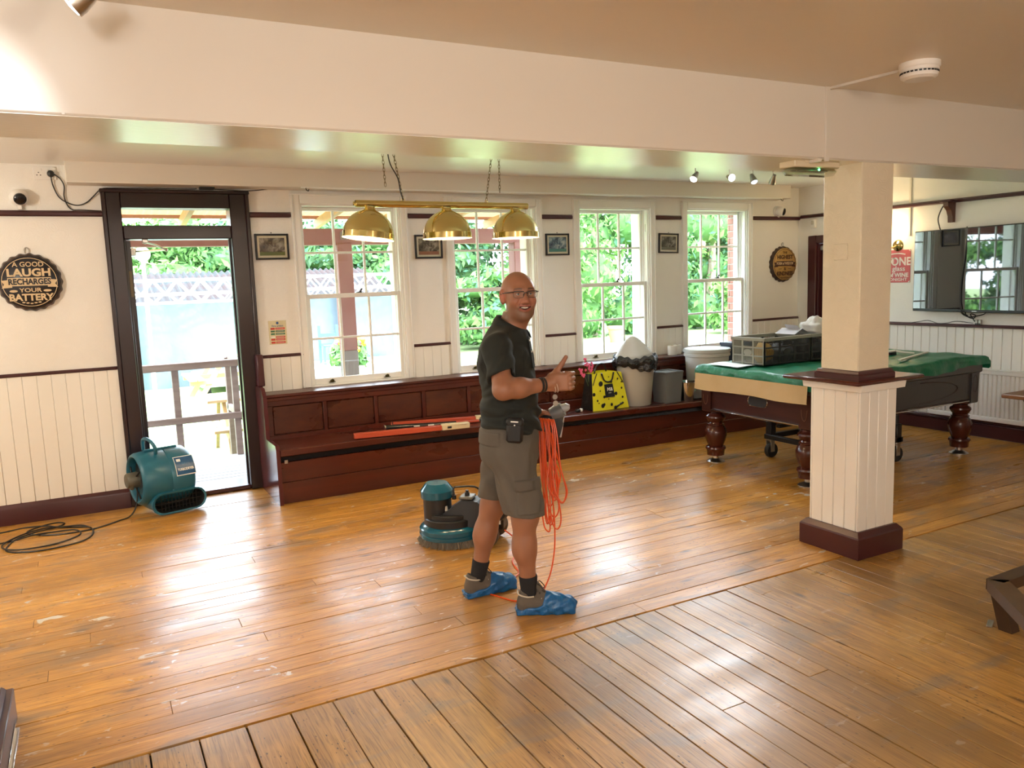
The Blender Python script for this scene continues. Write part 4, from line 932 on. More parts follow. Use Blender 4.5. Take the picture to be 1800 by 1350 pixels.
chain((1.715, 4.70, 2.588), (1.79, 4.70, 2.16)); chain((1.665, 4.70, 2.588), (1.68, 4.70, 2.24)); chain((2.435, 4.70, 2.588), (2.36, 4.70, 2.16)); chain((2.465, 4.70, 2.588), (2.462, 4.70, 2.22))
MB().tube(crom([(1.69, 4.70, 2.588), (1.70, 4.69, 2.45), (1.715, 4.69, 2.37), (1.76, 4.695, 2.29), (1.775, 4.70, 2.21), (1.79, 4.70, 2.16)], 5), .004, 6).build('flex', MBLACK, pl, world=True)
for hx in (1.79, 2.36): MB().tube([(hx+.009*math.cos(a), 4.70, 2.158+.010*math.sin(a)) for a in [2*PI*i/10 for i in range(10)]], .0022, 5, closed=True).build('ring', MBRASS, pl, world=True)
for hx in (1.69, 2.45): MB().box((hx-.03, 4.685, 2.584), (hx+.03, 4.715, 2.59), .002).build('ceiling_hook', MBRUSH2, pl, world=True)
# ================================================================== POOL TABLE
MMAHOG = mat('pool_mahogany', (.050, .014, .010), .3, noise=((3, 3, 25), (.032, .009, .008), 1.2))
MLEG = mat('turned_mahogany', (.075, .016, .009), .22, noise=((8, 8, 3), (.05, .011, .007), 1))
MBACKLIT = mat('backlit_mahogany_side', (.045, .042, .042), .32)  # mahogany greyed in the colour to show sides backlit with sheen
pt = thing('pool_table', 'dark mahogany pool table on turned legs with oval inlay lines', 'pool table', (5.73, 4.70, 0))
PX0, PX1, PY0, PY1 = 4.70, 6.78, 4.12, 5.29
MB().box((PX0+.02, PY0+.02, .475), (PX1-.02, PY1-.02, .80), .004).build('cabinet', MMAHOG, pt, world=True)
MB().box((PX0+.06, PY0+.005, .485), (PX1-.06, PY0+.022, .715), .004).build('side_panel', MBACKLIT, pt, world=True)
MB().box((PX0+.06, PY1-.022, .485), (PX1-.06, PY1-.005, .715), .004).build('side_panel', MBACKLIT, pt, world=True)
MB().box((PX0-.02, PY0-.03, .715), (PX1+.02, PY1+.03, .80), .012).build('top_rail', MBACKLIT, pt, world=True)
b = MB().box((PX0-.004, PY0+.1, .466), (PX0+.012, PY1-.1, .478), .003).box((PX0+.1, PY0-.004, .466), (PX1-.1, PY0+.012, .478), .003); b.build('chrome_edge', MCHROME, pt, world=True)
def stad(cy, cz, hw, r, n=8): return [(cy+hw+r*math.cos(a), cz+r*math.sin(a)) for a in [-PI/2+PI*k/n for k in range(n+1)]] + [(cy-hw+r*math.cos(a), cz+r*math.sin(a)) for a in [PI/2+PI*k/n for k in range(n+1)]]
MX = lambda x: Matrix(((0, 0, -1, x), (1, 0, 0, 0), (0, 1, 0, 0), (0, 0, 0, 1)))
MB().prism(stad(4.655, .605, .062, .040), .006, MX(PX0+.02)).build('ball_return', MBLACK, pt, world=True, fix=True)
MB().tube([(PX0+.014, y, z) for y, z in stad(4.655, .605, .062, .043, 10)], .005, 6, closed=True).build('chrome_ring', MCHROME, pt, world=True)
for cx in (PX0+.005, PX1-.105):
    for cy in (PY0-.01, PY1-.10):
        prof = [(-.005, .45), (.0, .46), (.002, .70), (.012, .76), (.012, .80)]
        MB().loft([[(cx-o, cy-o, z), (cx+.10+o, cy-o, z), (cx+.10+o, cy+.11+o, z), (cx-o, cy+.11+o, z)] for o, z in prof]).build('corner_post', MBACKLIT if cx > 6 else MMAHOG, pt, world=True, smooth=20)
# engraved lines
b = MB()
for (c0, s) in ((4.95, 1), (6.55, -1)):
    pts = [(c0 + s*(.55 - .50*math.sin(t)**1.0), PY0+.004, .60+.085*math.cos(t)) for t in [PI*k/24 for k in range(25)]]
    b.tube(pts, .0035, 5)
b.tube([(6.725+.028*math.cos(a), PY0-.0115, .62+.075*math.sin(a)) for a in [2*PI*k/20 for k in range(20)]], .003, 5, closed=True)
b.build('inlay_line', mat('inlay_dark', (.035, .012, .012), .4), pt, world=True)
b = MB()
for cy in (PY0+.045, PY1-.045): b.tube([(PX0-.001, cy+.028*math.cos(a), .60+.085*math.sin(a)) for a in [PI+PI*k/12 for k in range(13)]], .002, 5)
b.build('inlay_arc', mat('inlay_pale', (.16, .08, .05), .4), pt, world=True)
legp = [(.07, .46), (.075, .45), (.055, .435), (.060, .425), (.083, .41), (.086, .395), (.072, .37), (.060, .355), (.064, .345), (.074, .34), (.074, .332), (.068, .325), (.085, .305), (.097, .27), (.096, .24), (.083, .19), (.068, .155), (.064, .145), (.084, .135), (.088, .12), (.078, .105), (.076, .085), (.074, .062), (.06, .058)]
for lx in (4.787, 6.665):
    for ly in (4.195, 5.215):
        lg = MB().lathe([(r, z) for r, z in legp][::-1], 28, T(lx, ly, 0)).build('leg', MLEG, pt, world=True, smooth=40)
        MB().lathe([(.078, 0), (.078, .006), (.045, .022), (.028, .03), (.028, .062)], 24, T(lx, ly, 0)).build('levelling_foot', MBRUSH, lg, world=True)
# green cover draped over the playing surface
MGREEN = mat('green_nylon', (.003, .120, .056), .40, bump=((14, 14, 14), .6, .02), noise=((3, 3, 3), (.005, .15, .072), 1))
cvt = thing('table_cover', 'green fabric cover draped over the pool table with a cream end skirt', 'cover', (5.73, 4.70, .80))
cx0, cx1, cy0, cy1 = PX0-.045, PX1+.06, PY0-.065, PY1+.045
g = np.random.default_rng(4); ph = g.uniform(0, 6.28, 12)
def coverp(u, v):   # u around x, v across y; edges roll down
    e = .10
    def fold(t, a0, a1):
        L_ = a1-a0
        if t < 0: s = -t; return a0, s
        if t > 1: return a1, t-1
        return a0+L_*t, 0
    uu = -.06+1.12*u; vv = -.10+1.20*v
    x, dx = fold(uu, cx0, cx1); y, dy = fold(vv, cy0, cy1)
    drop_x = dx*1.25 ; drop_y = dy*(1.22 if vv > .5 else (.95-.50*u))
    near = vv < .5
    wob = .010*math.sin(x*9+ph[0])+.007*math.sin(x*23+ph[1])+.006*math.sin(y*17+ph[2])+.004*math.sin((x+y)*41)
    top = .862 + .006*math.sin(x*5+1)+.004*math.sin(y*11+x*7)+.003*math.sin(x*31-y*19)
    side = max(drop_x, drop_y); d = min(1, side/.02)
    z = top - side*(1+.25*math.sin(x*6+2)*(dy > 0)) - (.012 if side > 0 else 0)
    # rounded shoulder
    edge = min(x-cx0, cx1-x, y-cy0, cy1-y); z -= .020*max(0, 1-edge/.03)**2 if side == 0 else .02
    x += (wob*.8*d)*(1 if dx > 0 else .15); y += (wob*.9*d)*(1 if dy > 0 else .1)
    return (x, y, z)
MB().grid(coverp, 150, 90).build('green_cloth', MGREEN, cvt, world=True, smooth=180)
MCANV = mat('cream_canvas', (.55, .42, .24), .8, noise=((5, 5, 5), (.48, .35, .18), 1), bump=((9, 9, 3), .5, .01))
def skirt(u, v): return (cx0-.026-.010*v+.006*math.sin(u*19)*v+.004*math.sin(u*43)*v, cy0+.02+(cy1-cy0-.06)*u, .795-.135*v-.006*math.sin(u*9)*v)
b = MB().grid(skirt, 60, 6); b.build('cream_skirt', MCANV, cvt, world=True, smooth=180)
MB().tube([(cx0-.035+.004*math.sin(u*19), cy0+.02+(cy1-cy0-.06)*u, .662-.006*math.sin(u*9)) for u in [k/40 for k in range(41)]], .004, 5).build('hem', MCANV, cvt, world=True)

tro = thing('table_trolley', 'black steel wheeled table mover frame standing under the pool table', 'trolley', (5.7, 4.75, 0))
MBS = mat('black_steel', (.012, .012, .013), .35)
for yy in (4.30, 5.05): MB().box((5.22, yy-.022, .17), (6.02, yy+.022, .215), .003).build('long_rail', MBS, tro, world=True)
for xx in (5.24, 5.62, 6.0): MB().box((xx-.022, 4.30, .172), (xx+.022, 5.05, .213), .003).build('cross_bar', MBS, tro, world=True)
MB().box((5.26, 4.44, .28), (5.98, 4.48, .31), .003).build('upper_bar', MBS, tro, world=True); MB().box((5.26, 4.93, .28), (5.98, 4.97, .31), .003).build('upper_bar', MBS, tro, world=True)
for xx in (5.27, 5.97):
    for yy in (4.31, 5.04):
        MB().box((xx-.032, yy-.032, .17), (xx+.032, yy+.032, .33), .004).cyl((xx, yy, .33), (xx, yy, .40), .02).cyl((xx, yy, .40), (xx, yy, .47), .012).build('jack_post', MBS, tro, world=True)
        w = MB().box((xx-.03, yy-.03, .155), (xx+.03, yy+.03, .17), .002).box((xx-.028, yy-.03, .055), (xx+.02, yy-.026, .16), .001).box((xx-.028, yy+.026, .055), (xx+.02, yy+.03, .16), .001).build('castor_fork', MBRUSH, tro, world=True)
        MB().lathe([(.02, -.022), (.06, -.022), (.066, -.014), (.066, .014), (.06, .022), (.02, .022)], 24, T(xx+.005, yy, .066, 90)).build('wheel', MRUBBER, w, world=True)

# ---- things on the table
MCRG = mat('crate_grey_plastic', (.26, .26, .215), .45); MCRB = mat('crate_black_plastic', (.015, .016, .016), .4)
ZT_ = .878
def crate(x, y, w, d, h, lab, side_m):
    t = thing('folding_crate', lab, 'crate', (x, y, ZT_), 0, None)
    MB().box((0, 0, 0), (w, d, .008), .002).build('base', MCRB, t)
    b = MB(); b.box((-.008, -.008, h-.028), (w+.008, .010, h), .003).box((-.008, d-.01, h-.028), (w+.008, d+.008, h), .003).box((-.008, 0, h-.028), (.010, d, h), .003).box((w-.01, 0, h-.028), (w+.008, d, h), .003)
    b.build('rim', MCRG, t)
    def lattice(name, m, L_, M):
        b = MB(); zt = h-.026
        for uu in (0, L_/3-.008, 2*L_/3-.008, L_-.018): b.box((uu, 0, 0), (uu+.018, .006, zt), 0, M)
        for zz in (0, zt*.33, zt*.68): b.box((0, .001, zz), (L_, .005, zz+.012), 0, M)
        n = int(L_/.0125)
        for k in range(n): b.box((L_*k/n, .0015, 0), (L_*k/n+.0045, .0045, zt), 0, M)
        o = b.build(name, m, t, kind='stuff')
        MB().lathe([(.048, 0), (.048, .006)], 20, M @ T(L_/2, .006, zt*.50, 90, 0, 0, (1, .55, 1)) ).build('oval_badge', m, o)
        MB().box((L_/2-.05, -.001, zt-.045), (L_/2+.05, .007, zt-.01), .008, M).build('hand_hole', MBLACK, o)
    lattice('long_side', side_m, w, Matrix()); lattice('long_side', side_m, w, T(0, d-.006, 0))
    lattice('end_side', MCRG if side_m is MCRB else side_m, d, T(.006, 0, 0, 0, 0, 90)); lattice('end_side', side_m, d, T(w, 0, 0, 0, 0, 90))
    return t
crate(4.875, 4.74, .53, .37, .225, 'grey rimmed folding crate at the bare end of the pool table, beside a paper sheet', MCRB)
crate(5.425, 4.745, .53, .37, .225, 'dark folding crate close behind the column on the pool table', MCRB)
MYELC = mat('yellow_cloth', (.50, .27, .03), .8); MWBAG = mat('white_polythene', (.70, .71, .70), .35); MGREYC = mat('grey_tool_bag', (.10, .11, .12), .6)
def lump(name, lab, cat, c, r, m, seed, sq=1, n=14, amp=.12, base=None):
    g = random.Random(seed); ph = [g.uniform(0, 6.28) for _ in range(9)]
    t = thing(name, lab, cat, (c[0], c[1], c[2]-r[2]))
    def f(u, v):
        a, p = 2*PI*u, PI*v; d = Vector((math.sin(p)*math.cos(a), math.sin(p)*math.sin(a), -math.cos(p)))
        k = 1+amp*(math.sin(5*d.x+ph[0])*math.sin(4*d.y+ph[1])+.7*math.sin(9*d.z+ph[2]+3*d.x)+.5*math.sin(13*d.y+ph[3])+.4*math.sin(21*d.x+ph[4]+7*d.z))
        q = Vector((d.x*r[0]*k, d.y*r[1]*k, d.z*r[2]*k)); q.z = max(q.z, -r[2]); return (q.x, q.y, q.z+r[2])
    MB().grid(f, 2*n, n).build('body', m, t, smooth=180); return t
lump('yellow_duster', 'bundle of yellow dusters inside the grey folding crate', 'cloth', (4.99, 4.87, ZT_+.088), (.085, .09, .08), MYELC, 1)
lump('black_cloth_bundle', 'dark cloth bundle filling the middle of the grey folding crate', 'cloth', (5.22, 4.90, ZT_+.078), (.12, .12, .07), MGREYC, 2)
lump('tool_bundle', 'dark bundle of tools inside the second folding crate', 'bundle', (5.68, 4.92, ZT_+.088), (.22, .14, .08), MGREYC, 4)
lump('white_carrier_bag', 'white crumpled carrier bag on top of the second crate by the column', 'bag', (5.64, 4.88, ZT_+.265), (.13, .11, .09), MWBAG, 9, amp=.16)
es2 = thing('folded_leaflet', 'grey white folded sheet propped over the rims of the crates', 'paper', (5.40, 4.92, ZT_+.226))
MB().loft([[(-.11, -.12, 0), (-.11, .10, .0), (-.11, .10, .002), (-.11, -.12, .002)], [(-.02, -.12, .045), (-.02, .10, .045), (-.02, .10, .047), (-.02, -.12, .047)], [(.06, -.12, .01), (.06, .10, .01), (.06, .10, .012), (.06, -.12, .012)]]).loft([[(.02, -.10, .0), (.02, .06, .0), (.022, .06, .0), (.022, -.10, .0)], [(-.06, -.10, .075), (-.06, .04, .08), (-.058, .04, .08), (-.058, -.10, .075)]]).build('sheet', mat('grey_paper', (.50, .50, .54), .6), es2, fix=True)
psn = thing('paper_sheet', 'white paper sheet lying on the green cover beside the grey crate', 'paper', (4.76, 5.05, .872))
MB().grid(lambda u, v: (-.09+.20*u+.02*v, -.22+.38*v, .001+.008*math.sin(u*3)*u), 6, 6).build('sheet', mat('white_paper', (.72, .74, .74), .6), psn)
wd2 = thing('white_stick', 'thin white wooden stick lying on the green cover right of the column', 'stick', (6.17, 4.33, .875))
MB().box((-.30, -.013, 0), (.42, .013, .012), .002, T(0, 0, 0, 0, 0, 18)).build('stick', mat('white_stick_paint', (.62, .62, .52), .5), wd2)
wb = thing('white_brush', 'small white handled brush on the green cover behind the white stick', 'brush', (6.28, 4.60, .872))
MB().box((-.045, -.02, .022), (.045, .02, .04), .006).build('head', MWPLAST, wb); MB().box((-.042, -.017, 0), (.042, .017, .022)).build('bristles', MRUBBER, wb); MB().tube([(.03, 0, .032), (.08, -.06, .02), (.13, -.13, .012)], [.011, .009, .007], 8).build('handle', MWPLAST, wb)
pgx = thing('table_peg', 'small dark spindle standing on the green cover at the right edge of the column', 'spindle', (6.02, 4.50, .868))
MB().lathe([(.035, 0), (.035, .006), (.008, .012), (.007, .05), (.011, .055), (.006, .075), (0, .08)], 14, close=False).build('spindle', mat('green_black', (.02, .03, .025), .3), pgx)

# ================================================================== THINGS ON THE BENCH
def SZ(x): return seatz(x) + .001
MGREYB = mat('warm_grey_plastic', (.47, .455, .41), .5, bump=((60, 60, 60), .08, .002)); MDGREY = mat('mid_grey_plastic', (.17, .175, .18), .38)
MLINER = mat('black_liner', (.012, .012, .013), .25, bump=((18, 18, 18), .9, .03))
bn = thing('tapered_bin', 'tall tapered warm grey bin with a black liner folded over its rim', 'bin', (4.70, 6.245, SZ(4.70)))
MB().lathe([(.150, 0), (.155, .006), (.195, .44), (.202, .445), (.202, .46), (.190, .46), (.150, .02), (0, .02)], 40, T(s=(1, .88, 1)), close=False).build('body', MGREYB, bn, smooth=40)
def liner(u, v):
    a = 2*PI*u; w = math.sin(4*a+1)*.014+math.sin(9*a+2+1.5*math.sin(2*a))*.009+math.sin(23*a)*.003; low = -.045-.06*(.5+.5*math.sin(2*a+4.2))+.012*math.sin(7*a+2*math.sin(a))
    prof = [(.185, .43), (.20, .475), (.222, .482), (.232, .462), (.236, .44), (.229, .44+low*.6), (.222, .44+low)]
    k = min(int(v*6), 5); f = v*6-k; r = prof[k][0]*(1-f)+prof[k+1][0]*f; z = prof[k][1]*(1-f)+prof[k+1][1]*f
    r += w*(.5+v*.8); z += .012*math.sin(5*a+3)+.008*math.sin(17*a); return (r*math.cos(a), r*math.sin(a)*.9, z)
MB().grid(liner, 120, 18).build('bin_liner', MLINER, bn, smooth=180)
ld = thing('bin_lid', 'pointed warm grey bin lid resting on top of the tapered bin', 'lid', (4.72, 6.30, SZ(4.7)+.46))
MB().lathe([(.205, 0), (.208, .02), (.200, .035), (.186, .048), (.150, .092), (.108, .140), (.068, .180), (.036, .202), (.015, .209), (0, .210)], 40, T(0, 0, 0, 0, -6, 0, (1, .72, 1)), close=False).build('dome', MGREYB, ld, smooth=50)
bg = thing('shopping_bag', 'yellow shopping bag with black splash spots and black sides on the bench', 'bag', (4.315, 6.225, SZ(4.3)), 0)
MYB = mat('yellow_bag', (.62, .57, .02), .35, bump=((7, 7, 7), .35, .03)); MBB = mat('black_bag_side', (.014, .014, .015), .3, bump=((9, 9, 9), .4, .03))
hb = .355
def bagf(y0, y1, ub, ut):
    def f(u, v):
        w = ub*(1-v)+ut*v; s = .010*math.sin(u*7+v*5)*math.sin(v*3.0)*(u*(1-u)*4)
        return (-w/2*1.0+w*u - .01*v, (y0*(1-v)+y1*v)+s, hb*v + (.018*math.sin(u*PI)-.012)*v)
    return f
MB().grid(bagf(-.105, -.055, .415, .335), 16, 10).build('front_panel', MYB, bg, smooth=180)
MB().grid(bagf(.105, .055, .415, .335), 16, 10).build('back_panel', MYB, bg, smooth=180)
for s in (-1, 1):
    MB().grid(lambda u, v: (s*(.2075*(1-v)+.1675*v)-.01*v + s*-.02*math.sin(u*PI)*v, (-.105*(1-v)-.055*v)*(1-2*u), hb*v-.012*v), 8, 10).build('side_panel', MBB, bg, smooth=180)
b = MB(); gs = random.Random(3)
def on_front(u, v, o=.003): x, y, z = bagf(-.105, -.055, .415, .335)(u, v); return Vector((x, y-o, z))
for (u, v, r) in ((.25, .70, .024), (.70, .40, .017), (.33, .35, .013), (.52, .13, .014), (.14, .27, .010), (.28, .12, .020), (.32, .15, .013), (.88, .30, .010), (.62, .04, .017), (.78, .12, .010), (.04, .45, .016), (.90, .55, .010), (.62, .72, .012), (.22, .52, .007), (.82, .80, .009), (.45, .28, .006), (.55, .85, .006), (.93, .72, .008), (.40, .60, .005), (.18, .20, .006)):
    c = on_front(u, v); b.ball(c, (r, .0025, r*1.1), 6)
p, q = on_front(.64, .05), on_front(.86, .15); b.tube([p, (p+q)/2, q], [.012, .006, .010], 6)
for (uu) in (.0, 1.0):
    b.tube([on_front(abs(uu-.02), .70), on_front(abs(uu-.08), .85), on_front(abs(uu-.16), .99)], .005, 5)
b.build('splash_spots', MBLACK, bg, kind='stuff')
c = on_front(.50, .50, .012)
MB().loft([[tuple(on_front(.50+u*.14, .50+v*.17, o)) for u, v in ((-1, -1), (1, -1), (1, 1), (-1, 1))] for o in (.004, .009)]).build('label_square', MBLACK, bg, fix=True)
MB().text('M&', .046, XZ(c.x, c.y-.0015, c.z+.012), .0005, 1, .001).box((c.x-.016, c.y-.002, c.z-.024), (c.x+.016, c.y-.001, c.z-.020)).build('lettering', MWPLAST, bg, kind='stuff')
for s, yy in ((-1, -.062), (1, .06)):
    MB().tube(crom([(-.07, yy, hb-.03), (-.075, yy-.004, hb-.01), (-.05, yy-.008, hb-.075 if s < 0 else hb+.05), (.0, yy-.010, hb-.095 if s < 0 else hb+.07), (.04, yy-.008, hb-.075 if s < 0 else hb+.05), (.06, yy-.004, hb-.01), (.06, yy, hb-.03)], 5), .008, 6).build('handle', MBB, bg)
fl = thing('pink_flower_sprig', 'sprig of pink artificial flowers standing up out of the yellow bag', 'flowers', (4.15, 6.24, SZ(4.2)+.20))
b = MB(); gs = random.Random(8); b2 = MB()
for s in range(3):
    tip = Vector((-.03+.055*s*(1 if s < 2 else -.8), .0, .30-.05*s)); b2.tube(crom([(0, 0, 0), (tip.x*.4, 0, tip.z*.6), tuple(tip)], 5), .0025, 5)
    for k in range(9):
        f = .62+.38*k/9; c = Vector((tip.x*f**1.5, 0, tip.z*f)) + Vector((gs.uniform(-.018, .018), gs.uniform(-.018, .018), gs.uniform(-.01, .01)))
        for p in range(4):
            a = p*PI/2+k; b.ball(c+Vector((.007*math.cos(a), -.003, .007*math.sin(a))), (.007, .004, .007), 4)
b2.build('stem', mat('green_stem', (.08, .15, .04), .5), fl); b.build('blossom', mat('pink_blossom', (.70, .10, .22), .5), fl, kind='stuff')
sqb = thing('square_bin', 'square tapered mid grey bin between the tapered bin and the steel bucket', 'bin', (5.055, 6.20, SZ(5.05)), 4)
rings = []
for (h, z) in ((.098, 0), (.100, .006), (.102, .06), (.118, .30)): rings.append([(-h, -h*.9, z), (h, -h*.9, z), (h, h*.9, z), (-h, h*.9, z)])
MB().loft(rings).build('body', MDGREY, sqb, smooth=20)
b = MB(); h = .122
b.box((-h, -h*.9, .295), (h, -h*.9+.012, .312), .003).box((-h, h*.9-.012, .295), (h, h*.9, .312), .003).box((-h, -h*.9, .295), (-h+.012, h*.9, .312), .003).box((h-.012, -h*.9, .295), (h, h*.9, .312), .003); b.build('rim', MDGREY, sqb)
MB().box((-.112, -.10, .286), (.112, .10, .299), .002).build('inset_lid', mat('slate_lid', (.20, .24, .27), .35), sqb)
sb = thing('steel_bucket', 'small polished steel bucket on the bench in front of the big white tub', 'bucket', (5.275, 6.17, SZ(5.27)))
MB().lathe([(.068, 0), (.070, .004), (.096, .185), (.101, .188), (.101, .194), (.094, .192), (.066, .008), (0, .008)], 36, close=False).build('body', MCHROME, sb, smooth=40)
MB().tube(crom([(.098, 0, .18), (.125, 0, .15), (.125, 0, .10), (.09, 0, .07)], 5), .006, 8).build('handle', MCHROME, sb)
tb = thing('white_tub', 'big round off white plastic tub with a lid at the end of the bench', 'tub', (5.63, 6.262, SZ(5.63)))
MTUB = mat('off_white_plastic', (.56, .565, .54), .42)
MB().lathe([(.195, 0), (.20, .006), (.222, .44), (.222, .455)], 44).build('body', MTUB, tb, smooth=40)
MB().lathe([(.228, .425), (.236, .43), (.236, .452), (.229, .456), (.229, .468), (.240, .472), (.240, .497), (.232, .503), (.19, .498), (0, .498)], 44, close=False).build('lid', MTUB, tb, smooth=40)
MB().grid(lambda u, v: (.2115*math.cos(-1.25+.25*u), .2115*math.sin(-1.25+.25*u), .26+.04*v), 4, 1).build('red_label', mat('red_label', (.45, .04, .04), .5), tb, label='small red label')
def roll(x, y, lab, r=.05, m=None):
    t = thing('paper_roll', lab, 'toilet roll', (x, y, .80)); MB().lathe([(.018, .10), (r-.003, .10), (r, .097), (r, .003), (r-.003, 0), (.018, 0), (.018, .10)], 28, close=False).build('paper', m or mat('tissue', (.78, .77, .74), .85), t, smooth=40)
    MB().lathe([(.0185, .10), (.0185, 0), (.017, 0), (.017, .10)], 16, close=False).build('core', mat('card', (.35, .25, .16), .8), t)
roll(5.455, 6.60, 'white toilet roll standing on the bench ledge left of the big tub')
roll(5.555, 6.64, 'second paper roll tucked behind, between the toilet roll and the big tub', .042)
bb2 = thing('blue_grey_bin', 'slim blue grey bin on the bench seen past the left edge of the crates', 'bin', (6.02, 6.20, SZ(6.02)))
rings = [[(-h, -h, z), (h, -h, z), (h, h, z), (-h, h, z)] for (h, z) in ((.11, 0), (.135, .52), (.142, .525), (.142, .55), (.13, .55))]
MB().loft(rings).build('body', mat('blue_grey_plastic', (.07, .09, .14), .4), bb2, smooth=20)
cl = thing('cable_clip', 'small black and white plug end lying on the bench by the yellow bag', 'plug', (3.97, 6.16, SZ(3.97)))
MB().box((-.03, -.02, 0), (.02, .02, .03), .008).build('body', MBLACK, cl); MB().box((.012, -.022, .004), (.04, .012, .034), .006).build('white_face', MWPLAST, cl); MB().tube(crom([(-.03, 0, .012), (-.08, .01, .006), (-.13, -.02, .004)], 4), .003, 6).build('lead', MBLACK, cl)
# long red bars
MREDT = mat('red_enamel_bar', (.50, .085, .035), .38, noise=((2, 9, 9), (.42, .06, .025), 1)); MIVORY = mat('ivory_plastic', (.62, .54, .36), .38)
def bar(p, q, w, h, m, name, lab, cat='bar', cap=None, capm=None, capL=.26):
    p, q = Vector(p), Vector(q); t = thing(name, lab, cat, tuple(p), math.degrees(math.atan2(q.y-p.y, q.x-p.x))); L_ = (q-p).length; sl = math.degrees(math.asin((q.z-p.z)/L_))
    M = T(0, 0, 0, 0, -sl)
    MB().box((0, -w/2, 0), (L_, w/2, h), .004, M).build('tube', m, t)
    if cap: MB().box((L_-.002, -w/2-.004, -.001), (L_+capL, w/2+.004, h+.006), .006, M).build('end_grip', capm, t, label='cream end grip'); MB().box((L_+.045, -w/2-.0055, h*.30), (L_+.08, -w/2-.003, h*.75), 0, M).build('square_hole', MBLACK, t); MB().box((L_+capL-.08, -w/2-.0055, h*.8), (L_+capL-.03, -w/2-.003, h*.9), 0, M).build('slot', MBRUSH, t)
    return t
bar((1.80, 6.095, .437), (2.515, 5.995, .436), .05, .042, MREDT, 'red_bar', 'long red bar with cream end nearest the front edge of the bench', cap=True, capm=MIVORY, capL=.24)
bar((2.22, 6.40, .437), (2.95, 6.25, .430), .045, .040, MREDT, 'red_bar', 'long red bar with cream end lying at the back of the bench seat', cap=True, capm=MIVORY, capL=.22)
bar((2.30, 6.32, .436), (2.95, 6.18, .428), .03, .022, MREDT, 'red_bar', 'thin red bar lying between the two thick red bars')
t = thing('black_tube', 'black round tube with a chrome end lying between the red bars', 'tube', (2.12, 6.27, .460)); q = Vector((2.70, 6.11, .455))-Vector((2.12, 6.27, .460))
MB().cyl((0, 0, 0), q, .024, .020, 16).build('tube', MBLACKG, t); MB().cyl((-.006, 0, 0), (.004, 0, 0), .0255, n=16).build('chrome_end', MCHROME, t)
MB().cyl((.09, .06, -.02), (.09, .06, .035), .004, n=8).build('pin', MCHROME, t)
for (a, c) in ((.24, .018), (.36, .018)): MB().box((a, -.0255, -.004), (a+.05, -.0225, .006), 0, T(rz=-15.4)).build('label_strip', MWPLAST, t)

# ================================================================== MACHINES ON THE FLOOR
MTEAL = mat('teal_plastic', (.012, .105, .165), .36, noise=((2, 2, 2), (.016, .12, .18), 1)); MTEALG = mat('teal_gloss', (.008, .095, .15), .16)
am = thing('air_mover', 'teal plastic carpet drying blower with oval outlet standing in front of the garden door', 'blower', (.475, 6.315, .002), 15)
# outlet duct: stadium rings from the mouth back to the drum
def stadr(cx, cz, hw, r, y, n=10): return [(cx+hw+r*math.cos(a), y, cz+r*math.sin(a)) for a in [-PI/2+PI*k/n for k in range(n+1)]] + [(cx-hw+r*math.cos(a), y, cz+r*math.sin(a)) for a in [PI/2+PI*k/n for k in range(n+1)]]
b = MB(); b.loft([stadr(.03, .088, .115, .070, 0), stadr(.03, .088, .118, .082, -.004), stadr(.03, .088, .118, .086, .012), stadr(.03, .089, .116, .084, .03), stadr(.015, .095, .105, .080, .07), stadr(0, .10, .09, .085, .13), stadr(-.01, .12, .085, .10, .22)], caps=False)
b.build('outlet_duct', MTEAL, am, fix=True, smooth=50)
MB().loft([stadr(.03, .088, .115, .070, 0), stadr(.03, .09, .105, .062, .05), stadr(.02, .10, .09, .06, .15)], caps=False).build('outlet_throat', MBLACK, am, smooth=50)
MB().loft([stadr(.02, .10, .09, .06, .148), stadr(.02, .10, .09, .06, .152)]).build('throat_back', MBLACK, am)
b = MB()
for k in range(11): b.box((-.10+.026*k-.0012, .018, .03), (-.10+.026*k+.0012, .024, .146))
for k in range(3): b.box((-.14, .018, .05+.035*k-.001), (.20, .024, .05+.035*k+.001))
b.build('outlet_grille', MBLACK, am, kind='stuff')
# snail drum
def drum(x, r, cz=.272, cy=.205):
    out = []
    for k in range(40):
        a = 2*PI*k/40; rr = r*(1+.10*max(0, math.cos(a-R(215)))); out.append((x, cy+rr*math.cos(a), max(.004, cz+rr*math.sin(a))))
    return out
MB().loft([drum(-.150, .150), drum(-.200, .158), drum(-.214, .163), drum(-.218, .170), drum(-.210, .182), drum(-.190, .192), drum(-.10, .198), drum(-.02, .202), drum(-.012, .198), drum(-.004, .202), drum(.10, .202), drum(.145, .196), drum(.165, .178), drum(.168, .10)], caps=True).build('drum_housing', MTEAL, am, fix=True, smooth=50)
MB().lathe([(.152, 0), (.152, .004), (0, .006)], 36, T(-.152, .205, .275, 0, -90), close=False).build('intake', MBLACK, am, fix=True)
b = MB().lathe([(.0, .055), (.05, .052), (.058, .04), (.06, -.03), (0, -.03)], 24, T(-.222, .205, .265, 0, -90), close=False)
b.box((-.262, .16, .20), (-.235, .20, .26), .006); b.build('motor', mat('motor_grey', (.12, .115, .09), .45, .3), am, fix=True)
for k in range(3):
    a = 2*PI*k/3+.4; MB().cyl((-.215, .205+.05*math.cos(a), .265+.05*math.sin(a)), (-.190, .205+.160*math.cos(a), .275+.160*math.sin(a)), .006, n=8).build('intake_strut', MBLACK, am)
MB().tube(crom([(-.075, .12, .455), (-.085, .09, .50), (-.10, .13, .548), (-.11, .20, .560), (-.115, .255, .54), (-.11, .275, .465)], 6), .0135, 10).build('carry_handle', MTEAL, am)
MB().box((-.14, .172, .466), (.10, .186, .484), .004, T(0, 0, 0)).build('top_rib', MTEAL, am)
